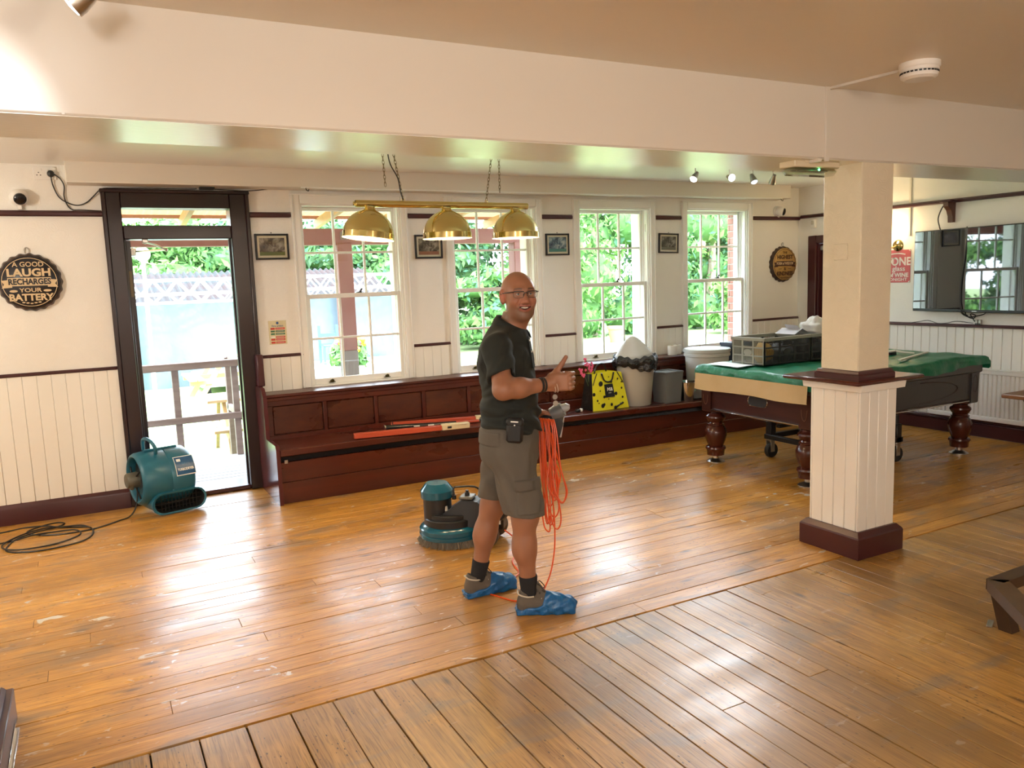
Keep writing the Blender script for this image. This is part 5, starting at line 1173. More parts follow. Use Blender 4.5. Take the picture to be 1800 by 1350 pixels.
MB().box((-.012, -.006, .15), (.03, .02, .19), .006, T(0, .03, .012)).box((-.016, -.03, .165), (.004, .1, .185), .005, T(0, .03, 0)).build('latch_rib', MTEAL, am)
MBLB = mat('blue_badge', (.018, .085, .20), .3)
# badge curved onto the drum front
def badge(u, v, e=.0018, x0=.022, x1=.158, a0=R(139), a1=R(176)):
    a = a1+(a0-a1)*v; rr = .2035*(1+.10*max(0, math.cos(a-R(215))))+e; return (x0+(x1-x0)*u, .205+rr*math.cos(a), .272+rr*math.sin(a))
MB().grid(lambda u, v: badge(u, v, .0014, .018, .162, R(137), R(178)), 6, 10).build('badge_border', MWPLAST, am, smooth=180)
MB().grid(lambda u, v: badge(u, v, .0026), 6, 10).build('badge', MBLB, am, smooth=180)
def on_badge(s, size, uc, vc, sx, bold, m, nm):
    vv, ff = text_mesh(s, size, .0004, bold); H_ = .2035*R(37)
    MB().raw([badge(uc+p[0]*sx/.136, vc+p[1]/H_, .0034+p[2]) for p in vv], ff).build(nm, m, am, kind='stuff', smooth=20)
on_badge('TURBODRYER', .024, .50, .27, .78, .0008, MWPLAST, 'badge_lettering')
on_badge('Sahara', .020, .55, .56, 1.1, .0, mat('badge_blue_ink', (.10, .22, .38), .4), 'badge_script')
MB().grid(lambda u, v: badge(.10+.22*u, .72+.16*v, .0036), 4, 3).build('badge_oval', MWPLAST, am, smooth=180)
wc = thing('blower_cable', 'black mains cable from the teal blower lying in loose coils on the floor', 'cable', (-.4, 6.1, 0))
r_ = .0055
MB().tube(crom([(.23, 6.50, .20), (.21, 6.44, .08), (.16, 6.40, .012), (.08, 6.34, r_), (-.02, 6.26, r_), (-.12, 6.215, r_), (-.30, 6.22, r_), (-.45, 6.30, r_+.004), (-.50, 6.42, r_), (-.42, 6.52, r_), (-.32, 6.56, r_), (-.27, 6.50, r_), (-.33, 6.40, r_+.006), (-.45, 6.34, r_+.009), (-.56, 6.26, r_), (-.60, 6.05, r_), (-.55, 5.95, r_), (-.42, 5.89, r_), (-.28, 5.90, r_), (-.15, 5.96, r_), (-.09, 6.10, r_), (-.11, 6.26, r_+.008), (-.22, 6.36, r_), (-.36, 6.42, r_+.008), (-.50, 6.36, r_+.008), (-.62, 6.18, r_+.006), (-.60, 6.02, r_+.01), (-.48, 5.95, r_+.008), (-.30, 6.00, r_), (-.17, 6.13, r_), (-.20, 6.24, r_+.010), (-.33, 6.27, r_+.010), (-.46, 6.26, r_+.012), (-.58, 6.24, r_), (-.75, 6.22, r_), (-1.1, 6.30, r_)], 7), r_, 7).tube(crom([(-.9, 6.50, r_), (-.66, 6.51, r_), (-.52, 6.55, r_), (-.38, 6.47, r_+.010), (-.30, 6.38, r_+.012), (-.16, 6.34, r_+.010), (-.10, 6.22, r_+.012)], 6), r_, 7).build('cable', MBLACK, wc, world=True)

# ---- rotary floor scrubber behind the man
sc = thing('floor_scrubber', 'teal and black rotary floor scrubbing machine behind the man', 'floor scrubber', (1.955, 4.575, 0), -42)
b = MB(); gs = random.Random(2)
for k in range(900):
    a = gs.uniform(0, 2*PI); r0 = gs.uniform(.165, .198); aa = a+gs.uniform(-.09, .09); r1 = r0+gs.uniform(-.002, .030)
    b.tube([(r0*math.cos(a), r0*math.sin(a), .045), (r1*math.cos(aa), r1*math.sin(aa), .001)], .0022, 3, caps=False)
b.build('bristles', mat('dirty_bristles', (.20, .165, .12), .9), sc, kind='stuff')
MB().lathe([(.165, .012), (.165, .042)], 40).build('brush_plate', mat('brush_core', (.05, .04, .03), .9), sc)
MB().lathe([(.19, .040), (.203, .044), (.205, .066), (.200, .070), (.203, .074), (.203, .098), (.194, .110), (.160, .122), (.11, .13)], 48).build('deck_ring', MTEALG, sc, smooth=35)
MB().lathe([(.09, .11), (.090, .30)], 40, T(-.075, -.03, 0)).build('motor_drum', MBLACK, sc)
MB().lathe([(.088, .292), (.104, .292), (.106, .296), (.106, .338), (.103, .343), (.074, .380), (.070, .384), (0, .386)], 40, T(-.075, -.03, 0), close=False).build('motor_cap', MTEALG, sc, smooth=25)
b = MB()
b.loft([[(-.09, -.115, .11), (-.09, .10, .11), (-.09, .10, .15), (-.09, -.115, .15)], [(.02, -.125, .105), (.02, .11, .105), (.02, .095, .225), (.02, -.10, .225)], [(.10, -.105, .10), (.10, .095, .10), (.10, .08, .285), (.10, -.085, .285)], [(.20, -.08, .095), (.20, .075, .095), (.20, .065, .275), (.20, -.07, .275)], [(.25, -.06, .10), (.25, .06, .10), (.25, .05, .22), (.25, -.05, .22)]]).build('gear_housing', MBLACK, sc, fix=True, smooth=30)
for (r, z0, z1) in ((.168, .120, .165), (.148, .165, .195)):
    MB().lathe([(r-.05, z0), (r, z0), (r, z1-.006), (r-.006, z1), (r-.05, z1)], 40, T(.0, 0, 0), close=False, arc=R(200), a0=R(-150)).build('side_step', MBLACK, sc, smooth=30)
MB().box((.075, -.055, .283), (.165, .045, .30), .005).build('terminal_box', mat('grey_box', (.16, .15, .12), .4), sc)
MB().cyl((.12, -.01, .30), (.12, -.01, .32), .016).cyl((.12, -.01, .32), (.12, -.01, .335), .010).build('switch_knob', MBLACK, sc)
MB().cyl((.045, -.05, .285), (.045, -.05, .31), .014).tube(crom([(.045, -.05, .31), (.045, -.05, .355), (.07, -.04, .362), (.17, 0, .355), (.21, .02, .31)], 5), .006, 8).build('wire_guard', MBLACK, sc)
MB().cyl((-.005, -.075, .215), (-.005, -.075, .245), .014, .010).cyl((-.005, -.075, .245), (-.005, -.075, .275), .006).build('tap', mat('pale_tap', (.6, .58, .5), .3), sc)
for s in (-1, 1):
    MB().lathe([(.02, -.022), (.070, -.022), (.082, -.014), (.083, 0), (.082, .014), (.070, .022), (.02, .022)], 32, T(.265, s*.115, .083, 90)).build('transport_wheel', mat('brown_grey_wheel', (.075, .06, .048), .55), sc)
MB().cyl((.265, -.115, .083), (.265, .115, .083), .012).build('axle', MBRUSH, sc)
b = MB().lathe([(.0, -.07), (.05, -.07), (.062, -.05), (.062, .05), (.05, .07), (0, .07)], 24, T(.335, 0, .215, 90), close=False); b.box((.26, -.05, .09), (.36, .05, .22), .012).build('tilt_hinge', MBLACK, sc)
MB().box((.30, -.052, .13), (.345, -.0505, .20), .001, T(0, 0, 0)).build('rating_label', MWPLAST, sc)
inv = (Matrix.Translation((1.955, 4.575, 0)) @ Euler((0, 0, R(-42))).to_matrix().to_4x4()).inverted()
hA, hB = inv @ Vector((2.20, 4.35, .24)), inv @ Vector((2.105, 3.60, .93))
b = MB()
for s in (-.03, .03): b.cyl(hA+Vector((0, s, 0)), hB+Vector((0, s*.6, 0)), .013, n=12)
b.build('handle_pole', MBS, sc)
# control head with grips
hd = hB
AX = Vector((.877, -.48, 0)); BX = Vector((.48, .877, 0))
def mw(a, b_, z): return Vector((1.87, 3.42, 0)) + AX*a + BX*b_ + Vector((0, 0, z))
def sl(a, b_, z): return tuple(inv @ mw(a, b_, z))
MB().tube([sl(.085, .21, .905), sl(.13, .20, .925), sl(.19, .19, .955)], [.020, .024, .026], 12).build('hand_grip', MBLACK, sc)
MB().tube([sl(.155, .195, .945), sl(.19, .19, .962), sl(.215, .185, .975)], [.034, .040, .036], 12).build('control_head', mat('grey_control', (.13, .145, .155), .35), sc)
MB().tube([sl(.20, .188, .972), sl(.235, .18, .985), sl(.25, .178, .985)], [.024, .022, .012], 12).build('grip_end', mat('silver_grip', (.30, .32, .34), .3), sc)
MB().loft([[sl(.12, .17, .91), sl(.12, .25, .91), sl(.20, .25, .95), sl(.20, .17, .95)], [sl(.115, .17, .86), sl(.115, .25, .86), sl(.215, .25, .90), sl(.215, .17, .90)], [sl(.14, .18, .80), sl(.14, .24, .80), sl(.195, .24, .83), sl(.195, .18, .83)]]).build('switch_housing', MBLACK, sc, fix=True, smooth=40)
MB().loft([[sl(.217, .175, .935), sl(.217, .245, .935), sl(.222, .245, .935), sl(.222, .175, .935)], [sl(.195, .18, .825), sl(.195, .24, .825), sl(.203, .24, .825), sl(.203, .18, .825)]]).build('lever', mat('pale_lever', (.40, .38, .36), .35), sc, fix=True)

# ---- furniture at the right edge
MOAK = mat('worn_oak', (.20, .085, .026), .4, noise=((3, 25, 25), (.13, .05, .018), 1.2)); MDOAK = mat('dark_oak', (.055, .028, .014), .45, noise=((4, 20, 20), (.035, .018, .010), 1))
wt = thing('wooden_table', 'brown wooden table whose corner comes in at the right edge in front of the radiator', 'table', (5.95, 3.0, 0))
MB().box((5.52, 2.5, .722), (6.6, 3.19, .752), .006).build('top', MOAK, wt, world=True)
MB().prism([(5.63, .722), (6.5, .722), (6.5, .62), (5.80, .62), (5.74, .65), (5.70, .69)], .025, Matrix(((1, 0, 0, 0), (0, 0, -1, 3.14), (0, 1, 0, 0), (0, 0, 0, 1)))).build('apron', MDOAK, wt, world=True, fix=True, smooth=20)
for (lx, ly) in ((5.77, 3.08), (6.5, 3.08), (5.77, 2.6), (6.5, 2.6)): MB().box((lx-.035, ly-.035, 0), (lx+.035, ly+.035, .722), .008).build('leg', MDOAK, wt, world=True)
ws = thing('wooden_footstool_frame', 'low worn brown wooden frame with splayed dark leg at the right edge of the floor', 'stool', (3.75, 1.85, 0))
MB().loft([[(3.455, 2.025, z), (3.47, 1.955, z), (4.4, 1.965, z), (4.4, 2.04, z)] for z in (.195, .245)]).build('back_rail', MDOAK, ws, world=True, fix=True, smooth=20)
dx, dy = (3.20-3.46), (1.72-2.0); L_ = math.hypot(dx, dy); nx_, ny_ = -dy/L_*.0, 0
p0, p1 = Vector((3.455, 2.02, 0)), Vector((3.09, 1.60, 0)); dv = (p1-p0).normalized(); nv = Vector((-dv.y, dv.x, 0))*-1
MB().loft([[tuple(p+o+Vector((0, 0, z))) for (o, z) in ((Vector(), .19), (nv*-.0, .245), (nv*-.085, .245), (nv*-.085, .19))] for p in (p0, p1)]).build('side_rail', mat('worn_brown_rail', (.10, .055, .026), .4, noise=((6, 6, 6), (.065, .034, .017), 1.3)), ws, world=True, fix=True, smooth=20)
def legp4(x, y, x2, y2): MB().loft([[(x-.03, y-.03, .2), (x+.03, y-.03, .2), (x+.03, y+.03, .2), (x-.03, y+.03, .2)], [(x2-.03, y2-.03, .0), (x2+.03, y2-.03, 0), (x2+.03, y2+.03, 0), (x2-.03, y2+.03, 0)]]).build('leg', MDOAK, ws, world=True, fix=True, smooth=20)
legp4(3.495, 1.985, 3.545, 1.965); legp4(4.3, 1.99, 4.25, 1.97); legp4(3.22, 1.66, 3.26, 1.63)
MB().box((-.05, -.012, .002), (.03, .012, .008), .001, T(3.545, 2.05, 0, 0, 0, 25)).build('floor_clip', MBRUSH, ws, world=True)
# ================================================================== THE MAN (implicit surfaces meshed with surface nets)
F32 = np.float32
def A3(*p): return np.array(p, F32)
def s_cap(P, a, b, ra, rb):
    a = np.asarray(a, F32); b = np.asarray(b, F32); ba = b-a; t = np.clip(((P-a)@ba)/(ba@ba), 0, 1)
    return np.linalg.norm(P-a-t[:, None]*ba, axis=1) - (ra+(rb-ra)*t)
def s_ell(P, c, r, Rm=None):
    q = P-np.asarray(c, F32)
    if Rm is not None: q = q@Rm
    r = np.asarray(r, F32); k0 = np.linalg.norm(q/r, axis=1); k1 = np.linalg.norm(q/(r*r), axis=1)+1e-9
    return k0*(k0-1)/k1
def s_box(P, c, h, rd=0.004, Rm=None):
    q = P-np.asarray(c, F32)
    if Rm is not None: q = q@Rm
    q = np.abs(q)-np.asarray(h, F32)+rd
    return np.linalg.norm(np.maximum(q, 0), axis=1)+np.minimum(q.max(axis=1), 0)-rd
def smin(a, b, k):
    h = np.clip(.5+.5*(b-a)/k, 0, 1); return b*(1-h)+a*h-k*h*(1-h)
def smax(a, b, k): return -smin(-a, -b, k)
def rotz(d):
    c, s = math.cos(R(d)), math.sin(R(d)); return np.array([[c, -s, 0], [s, c, 0], [0, 0, 1]], F32)
def smooth(x, a, b):
    t = np.clip((x-a)/(b-a), 0, 1); return t*t*(3-2*t)
def nets(fn, lo, hi, h, blk=6):
    lo = np.array(lo, float); n = [int(math.ceil((b-a)/h/blk))*blk+1 for a, b in zip(lo, hi)]
    nb = [(k-1)//blk for k in n]; B = blk*h
    bc = np.stack(np.meshgrid(*[lo[i]+B*(np.arange(nb[i])+.5) for i in range(3)], indexing='ij'), -1).reshape(-1, 3)
    d = fn(bc.astype(F32)); near = np.abs(d) < B*.87*1.25+.012
    D = np.repeat(np.repeat(np.repeat(np.where(d > 0, 1., -1.).astype(F32).reshape(nb), blk, 0), blk, 1), blk, 2)
    D = np.pad(D, ((0, 1),)*3, mode='edge')
    off = np.stack(np.meshgrid(*[np.arange(blk+1)]*3, indexing='ij'), -1).reshape(-1, 3)
    bi = np.stack(np.unravel_index(np.nonzero(near)[0], nb), -1)*blk
    idx = (bi[:, None, :]+off[None]).reshape(-1, 3); key = np.unique(np.ravel_multi_index(idx.T, n))
    ii = np.stack(np.unravel_index(key, n), -1); vals = np.empty(len(ii), F32)
    for s in range(0, len(ii), 400000): vals[s:s+400000] = fn((lo+ii[s:s+400000]*h).astype(F32))
    D.reshape(-1)[key] = vals
    Sg = D < 0; c = np.zeros([k-1 for k in n], np.int8)
    for dx in (0, 1):
        for dy in (0, 1):
            for dz in (0, 1): c += Sg[dx:n[0]-1+dx, dy:n[1]-1+dy, dz:n[2]-1+dz]
    ci = np.argwhere((c > 0) & (c < 8)); vid = np.full(c.shape, -1, np.int64); vid[tuple(ci.T)] = np.arange(len(ci))
    acc = np.zeros((len(ci), 3)); cnt = np.zeros(len(ci))
    cor = [(dx, dy, dz) for dx in (0, 1) for dy in (0, 1) for dz in (0, 1)]
    cv = {k: D[ci[:, 0]+k[0], ci[:, 1]+k[1], ci[:, 2]+k[2]] for k in cor}
    for k in cor:
        for ax in range(3):
            if k[ax]: continue
            k2 = list(k); k2[ax] = 1; k2 = tuple(k2); a, b = cv[k], cv[k2]; m = (a < 0) != (b < 0)
            t = np.where(m, a/np.where(m, a-b, 1), 0); p = np.array(k, float)[None].repeat(len(ci), 0); p[:, ax] += t
            acc += p*m[:, None]; cnt += m
    V = lo+(ci+acc/cnt[:, None])*h; F = []
    for ax in range(3):
        o = [i for i in range(3) if i != ax]
        s0 = [slice(1, k-1) for k in n]; s1 = list(s0); s0[ax] = slice(0, n[ax]-1); s1[ax] = slice(1, n[ax])
        a, b = Sg[tuple(s0)], Sg[tuple(s1)]; e = np.argwhere(a != b); fl = a[tuple(e.T)]
        base = e.copy(); base[:, o[0]] += 1; base[:, o[1]] += 1
        q = []
        for (u, v) in ((-1, -1), (0, -1), (0, 0), (-1, 0)):
            w = base.copy(); w[:, o[0]] += u; w[:, o[1]] += v; q.append(vid[tuple(w.T)])
        q = np.stack(q, 1); flip = fl if ax != 1 else ~fl
        q[~flip] = q[~flip][:, ::-1]; F.append(q)
    return V, np.concatenate(F)
def net_obj(name, fn, lo, hi, h, m, parent, label=None, color=None, M=None):
    V, F = nets(fn, lo, hi, h)
    me = bpy.data.meshes.new(name); W_ = V if M is None else np.array([M @ Vector(p) for p in V])
    me.vertices.add(len(V)); me.vertices.foreach_set('co', W_.astype(F32).ravel()); me.loops.add(F.size); me.loops.foreach_set('vertex_index', F.ravel().astype(np.int32))
    me.polygons.add(len(F)); me.polygons.foreach_set('loop_start', np.arange(0, F.size, 4, dtype=np.int32)); me.polygons.foreach_set('loop_total', np.full(len(F), 4, np.int32))
    me.polygons.foreach_set('use_smooth', [True]*len(F)); me.update(calc_edges=True); me.validate()
    me.materials.append(m)
    if color is not None:
        at = me.color_attributes.new('tone', 'FLOAT_COLOR', 'POINT'); at.data.foreach_set('color', np.concatenate([color(V), np.ones((len(V), 1))], 1).astype(F32).ravel())
    o = bpy.data.objects.new(name, me); COL.objects.link(o); o.parent = parent; tag(o, label); return o

man = thing('person', 'bald bearded man in glasses, dark polo shirt and grey cargo shorts giving a thumbs up', 'person', (1.87, 3.42, 0), -28.67)
# skeleton, metres in the man's own frame: x to his front, y away from the viewer, z up
HIPR, KNR, ANR = (-.055, -.095, .84), (-.004, -.115, .49), (.006, -.11, .10)
HIPL, KNL, ANL = (-.095, .085, .84), (-.168, .125, .49), (-.262, .135, .10)
SHR, ELR, WRR = (-.105, -.185, 1.335), (-.082, -.325, 1.155), (.112, -.205, 1.157)
SHL, ELL, WRL = (-.02, .185, 1.335), (-.06, .30, 1.08), (.050, .235, .945)
HC = np.array([.004, .0, 1.582], F32); HY = 20.0
_f = np.array([math.sin(R(HY)), -math.cos(R(HY)), 0]); _x = np.array([math.cos(R(HY)), math.sin(R(HY)), 0])
HR = np.stack([_x, _f, np.array([0, 0, 1])], 1).astype(F32)      # columns: face right(image), forward, up
def head_local(P): return (P-HC)@HR
def head_sdf(q):
    head_q0 = q
    ax = np.abs(q[:, 0]); m = q.copy(); m[:, 0] = ax
    d = s_ell(q, (0, -.018, .018), (.077, .096, .088))
    d = smin(d, s_ell(q, (0, .026, .000), (.068, .064, .075)), .03)
    d = smin(d, s_ell(q, (0, .028, -.060), (.068, .058, .062)), .03)
    d = smin(d, s_ell(q, (0, .030, -.096), (.056, .055, .042)), .025)
    d = smin(d, s_ell(q, (0, .068, -.112), (.024, .022, .020)), .022)
    d = smin(d, s_ell(m, (.040, .058, -.036), (.026, .026, .024)), .022)          # cheeks
    d = smin(d, s_cap(m, (.010, .080, .020), (.044, .070, .020), .010, .010), .014)  # brow
    d = smax(d, -s_ell(m, (.032, .098, -.001), (.020, .021, .012)), .012)          # sockets
    d = smin(d, s_cap(q, (0, .082, .006), (0, .102, -.032), .0085, .012), .012)
    d = smin(d, s_ell(q, (0, .106, -.037), (.0145, .013, .0115)), .010)
    d = smin(d, s_ell(m, (.0135, .095, -.040), (.0085, .011, .0085)), .007)
    d = smax(d, -s_ell(m, (.0065, .106, -.0490), (.0042, .006, .0045)), .004)
    q = q.copy(); q[:, 2] -= 8.5*q[:, 0]**2; m = m.copy(); m[:, 2] = q[:, 2]         # smile curve
    d = smin(d, s_ell(q, (0, .080, -.068), (.032, .015, .018)), .014)              # muzzle
    d = smin(d, s_cap(m, (0, .0935, -.0600), (.031, .078, -.0640), .0046, .0030), .006)
    d = smin(d, s_cap(m, (0, .092, -.0800), (.029, .078, -.0720), .0054, .0030), .006)
    d = smax(d, -s_ell(q, (0, .095, -.0695), (.031, .020, .0066)), .003)           # open smile
    d = smax(d, -s_cap(m, (.026, .090, -.034), (.038, .080, -.068), .003, .003), .010)
    q = head_q0; m = q.copy(); m[:, 0] = ax  # smile folds
    # ears
    e = s_ell(m, (.082, -.014, -.010), (.012, .021, .034)); e = smax(e, -s_ell(m, (.095, -.010, -.006), (.011, .013, .023)), .004)
    e = smin(e, s_ell(m, (.080, -.004, -.040), (.008, .010, .011)), .01)
    d = smin(d, e, .008)
    return d
NECK0, NECK1 = (-.012, .018, 1.475), (-.060, .004, 1.36)
def hand_r(P):
    d = s_box(P, (.178, -.196, 1.166), (.050, .017, .043), .014, rotz(-4))
    d = smin(d, s_cap(P, WRR, (.150, -.198, 1.166), .031, .030), .02)
    th = s_cap(P, (.140, -.186, 1.170), (.170, -.178, 1.213), .021, .0165)
    th = smin(th, s_cap(P, (.170, -.178, 1.213), (.196, -.176, 1.248), .0140, .0115), .008)
    th = smin(th, s_cap(P, (.196, -.176, 1.248), (.2165, -.180, 1.281), .0118, .0098), .006)
    d = smin(d, th, .016)
    fz = (1.203, 1.180, 1.157, 1.135); fl = (1.0, 1.06, 1.0, .86)
    for z, l in zip(fz, fl):
        k = .226+.006*l
        f = s_cap(P, (k, -.201, z), (k+.018*l, -.158, z-.002), .0118, .0105)
        f = np.minimum(f, s_cap(P, (k+.018*l, -.158, z-.002), (k-.022*l, -.137, z-.002), .0103, .0094))
        f = np.minimum(f, s_cap(P, (k-.022*l, -.137, z-.002), (k-.034, -.160, z-.001), .0094, .0085))
        d = smin(d, f, .0045)
    return d
GA, GB = np.array([.085, .21, .905]), np.array([.19, .19, .955])
def hand_l(P):
    ax_ = (GB-GA)/np.linalg.norm(GB-GA); up = np.array([0, 0, 1.])-ax_*ax_[2]; up /= np.linalg.norm(up); sd = np.cross(ax_, up)
    if sd[1] > 0: sd = -sd            # towards the viewer
    d = s_cap(P, WRL, (.085, .235, .945), .030, .029)
    d = smin(d, s_box(P, (.092, .226, .938), (.040, .020, .024), .014), .02)
    th = s_cap(P, (.088, .215, .955), (.122, .190, .956), .015, .0125); th = smin(th, s_cap(P, (.122, .190, .956), (.150, .178, .948), .0115, .0098), .005)
    d = smin(d, th, .010)
    for k in range(4):
        c = GA + ax_*(.002+.0195*k); r = .0305
        pts = [c + r*(math.cos(t)*up + math.sin(t)*sd) for t in (R(-60), R(-130), R(-190), R(-250))]
        f = None
        for i in range(3):
            s = s_cap(P, pts[i], pts[i+1], .0112-.0006*i, .0106-.0007*i); f = s if f is None else np.minimum(f, s)
        d = smin(d, f, .004)
    return d
def leg(P, hip, kn, an, foot):
    hip, kn, an = map(np.array, (hip, kn, an))
    d = s_cap(P, hip, kn, .085, .060)
    d = smin(d, s_cap(P, kn, kn+(an-kn)*.42+np.array([-.012, 0, 0]), .056, .058), .04)     # calf bulge at the back
    d = smin(d, s_cap(P, kn+(an-kn)*.35+np.array([-.006, 0, 0]), an, .050, .036), .04)
    d = smin(d, s_ell(P, kn+np.array([.022, 0, .015]), (.045, .047, .055)), .03)
    return d
def body_sdf(P):
    q = head_local(P)
    out = np.full(len(P), 1.0, F32)
    def put(mask_lo, mask_hi, f, k=.02):
        m = np.all((P > np.array(mask_lo, F32)-.06) & (P < np.array(mask_hi, F32)+.06), axis=1)
        if m.any(): out[m] = smin(out[m], f(P[m]).astype(F32), k)
    put((-.13, -.14, 1.42), (.14, .14, 1.70), lambda p: smin(head_sdf(head_local(p)), s_cap(p, NECK0, NECK1, .057, .066), .03))
    put((-.2, -.2, .80), (.08, .2, 1.44), lambda p: smin(smin(s_ell(p, (-.065, 0, 1.19), (.105, .16, .21)), s_ell(p, (-.06, 0, .90), (.115, .15, .14)), .08), s_cap(p, NECK0, (-.065, 0, 1.28), .055, .06), .05), .04)
    put((-.2, -.4, 1.08), (.15, .0, 1.42), lambda p: smin(smin(s_cap(p, (-.07, -.03, 1.32), SHR, .05, .058), s_cap(p, SHR, ELR, .058, .044), .03), smin(s_cap(p, ELR, np.array(ELR)*.6+np.array(WRR)*.4, .044, .044), s_cap(p, np.array(ELR)*.65+np.array(WRR)*.35, WRR, .043, .031), .03), .025), .03)
    put((-.2, 0, .9), (.15, .4, 1.42), lambda p: smin(smin(s_cap(p, (-.06, .03, 1.32), SHL, .05, .058), s_cap(p, SHL, ELL, .058, .044), .03), s_cap(p, ELL, WRL, .045, .030), .03), .03)
    put((.09, -.25, 1.10), (.28, -.10, 1.31), hand_r, .012)
    put((.03, .14, .86), (.19, .28, 1.0), hand_l, .012)
    put((-.2, -.25, .04), (.12, .0, .95), lambda p: leg(p, HIPR, KNR, ANR, (.12, -.11, .045)), .03)
    put((-.36, .0, .04), (.05, .25, .95), lambda p: leg(p, HIPL, KNL, ANL, (-.17, .18, .045)), .03)
    return out
SKIN = np.array([.315, .140, .078]); LIPC = np.array([.30, .085, .06]); STUB = np.array([.12, .070, .042]); PINK = np.array([.40, .14, .085])
def skin_tone(V):
    q = head_local(V.astype(F32)); c = np.tile(SKIN, (len(V), 1)); ax = np.abs(q[:, 0])
    n = .5+.5*np.sin(V[:, 0]*61)*np.sin(V[:, 1]*53+1)*np.sin(V[:, 2]*47+2); c = c*(1-.10*n[:, None])
    ish = (V[:, 2] > 1.40)
    def mixin(w, col): 
        nonlocal c
        w = (w*ish)[:, None]; c = c*(1-w)+np.array(col)*w
    mixin(.45*smooth(q[:, 1], .05, .09)*smooth(-np.abs(q[:, 2]+.035), -.03, -.005), PINK)
    beard = smooth(-q[:, 2], .050, .078)*smooth(q[:, 1], -.045, .0)*smooth(-q[:, 2], -.0, .01)*(1-smooth(-q[:, 2], .125, .150))
    mous = smooth(-np.abs(q[:, 2]+.053), -.009, -.004)*(ax < .030)*(q[:, 1] > .05)
    side = smooth(-q[:, 2], .025, .06)*smooth(-np.abs(q[:, 1]-.0), -.04, -.01)*(ax > .05)
    ch = np.exp(-((q[:, 0]/.026)**2+((q[:, 2]+.106)/.022)**2))*(q[:, 1] > .04)
    gotL = np.exp(-(((ax-.030)/.012)**2+((q[:, 2]+.090)/.025)**2))*(q[:, 1] > .03)
    mixin(np.clip(.42*beard+.35*mous+.40*side+.25*ch+.4*gotL, 0, .75), STUB)
    mixin(.30*smooth(-q[:, 1], .01, .05)*smooth(-q[:, 2], -.075, .0)*(ax > .03), [.30, .21, .15])     # shaved sides
    zc = q[:, 2]-8.5*q[:, 0]**2
    lips = ((np.abs(zc+.060) < .006) | (np.abs(zc+.080) < .006))*(ax < .031)*(q[:, 1] > .070)
    mixin(.8*lips, LIPC)
    brow = smooth(-np.abs(q[:, 2]-.0215-.10*(.03-np.abs(ax-.03))), -.006, -.002)*smooth(ax, .012, .018)*(1-smooth(ax, .046, .054))*(q[:, 1] > .055)
    mixin(.85*brow, [.06, .032, .02])
    mixin(.9*((q[:, 1] > .055) & (np.abs(zc+.0695) < .0064) & (ax < .030) & (q[:, 1] < .088)), [.08, .02, .02])
    mixin(.55*(np.exp(-(((ax-.082)/.014)**2+((q[:, 2]+.01)/.035)**2+((q[:, 1]+.01)/.03)**2))), [.58, .15, .09])
    return c
MSKIN = mat('skin', (.47, .25, .16), .48, sub=.12, bump=((160, 160, 160), .10, .001))
_n = MSKIN.node_tree.nodes; _a = _n.new('ShaderNodeAttribute'); _a.attribute_name = 'tone'; MSKIN.node_tree.links.new(_a.outputs['Color'], _n['Principled BSDF'].inputs['Base Color'])
body = net_obj('body', body_sdf, (-.40, -.42, .015), (.30, .38, 1.70), .003, MSKIN, man, color=skin_tone)
HM = Matrix(((_x[0], _f[0], 0, HC[0]), (_x[1], _f[1], 0, HC[1]), (0, 0, 1, HC[2]), (0, 0, 0, 1)))
MEYE = mat('eye_white', (.36, .31, .28), .2); MIRIS = mat('iris', (.05, .06, .06), .15)
for s in (-1, 1):
    e = MB().ball(HM @ Vector((s*.0315, .0685, -.001)), .0122, 10).build('eye', MEYE, man)
    MB().ball(HM @ Vector((s*.0315+.0005, .0765, -.001)), (.0058, .0052, .0058), 8).build('iris', MIRIS, e)
    up = MB().tube([HM @ Vector((s*x, y, z)) for x, y, z in ((.0205, .0775, -.001), (.025, .0815, .0050), (.0315, .0832, .0068), (.039, .0795, .0048), (.044, .0735, -.0005))], [.002, .0035, .0038, .0034, .002], 6).build('eyelid', mat('eyelid_skin', (.26, .11, .065), .5) if 'eyelid_skin' not in bpy.data.materials else bpy.data.materials['eyelid_skin'], man)
MB().grid(lambda u, v: HM @ Vector((-.024+.048*u, .0880-.014*(2*u-1)**2, -.0630-.0075*v+.0049*(2*u-1)**2)), 12, 2).build('teeth', mat('teeth', (.62, .56, .45), .3), man)
MGLF = mat('glasses_frame', (.012, .010, .010), .3)
b = MB()
for s in (-1, 1):
    cx = s*.0335
    ring = [(cx+s*-.024, .100, .010), (cx, .1005, .0125), (cx+s*.024, .094, .012), (cx+s*.027, .092, -.002), (cx+s*.022, .094, -.016), (cx, .100, -.019), (cx-s*.019, .102, -.016), (cx-s*.0245, .101, -.004)]
    b.tube([HM @ Vector(p) for p in crom(ring, 4, closed=True)], .0010, 6, closed=True)
    b.tube([HM @ Vector(p) for p in ring[:3]], .0024, 6)
    b.tube([HM @ Vector(p) for p in ((cx+s*.024, .094, .010), (s*.070, .086, .009), (s*.079, .06, .007), (s*.084, .0, .004), (s*.086, -.022, -.002))], .0024, 6)
    b.tube([HM @ Vector(p) for p in ((s*.0105, .101, .0), (s*.010, .095, -.010))], .0018, 5)
b.tube([HM @ Vector(p) for p in ((-.0105, .101, .003), (0, .1045, .006), (.0105, .101, .003))], .002, 6)
gl = b.build('glasses', MGLF, man)
for s in (-1, 1): MB().box((-.023, -.0006, -.014), (.023, .0006, .014), 0, HM @ T(s*.0335, .0985, -.003, 0, 0, -s*7)).build('lens', MGLASS, gl)

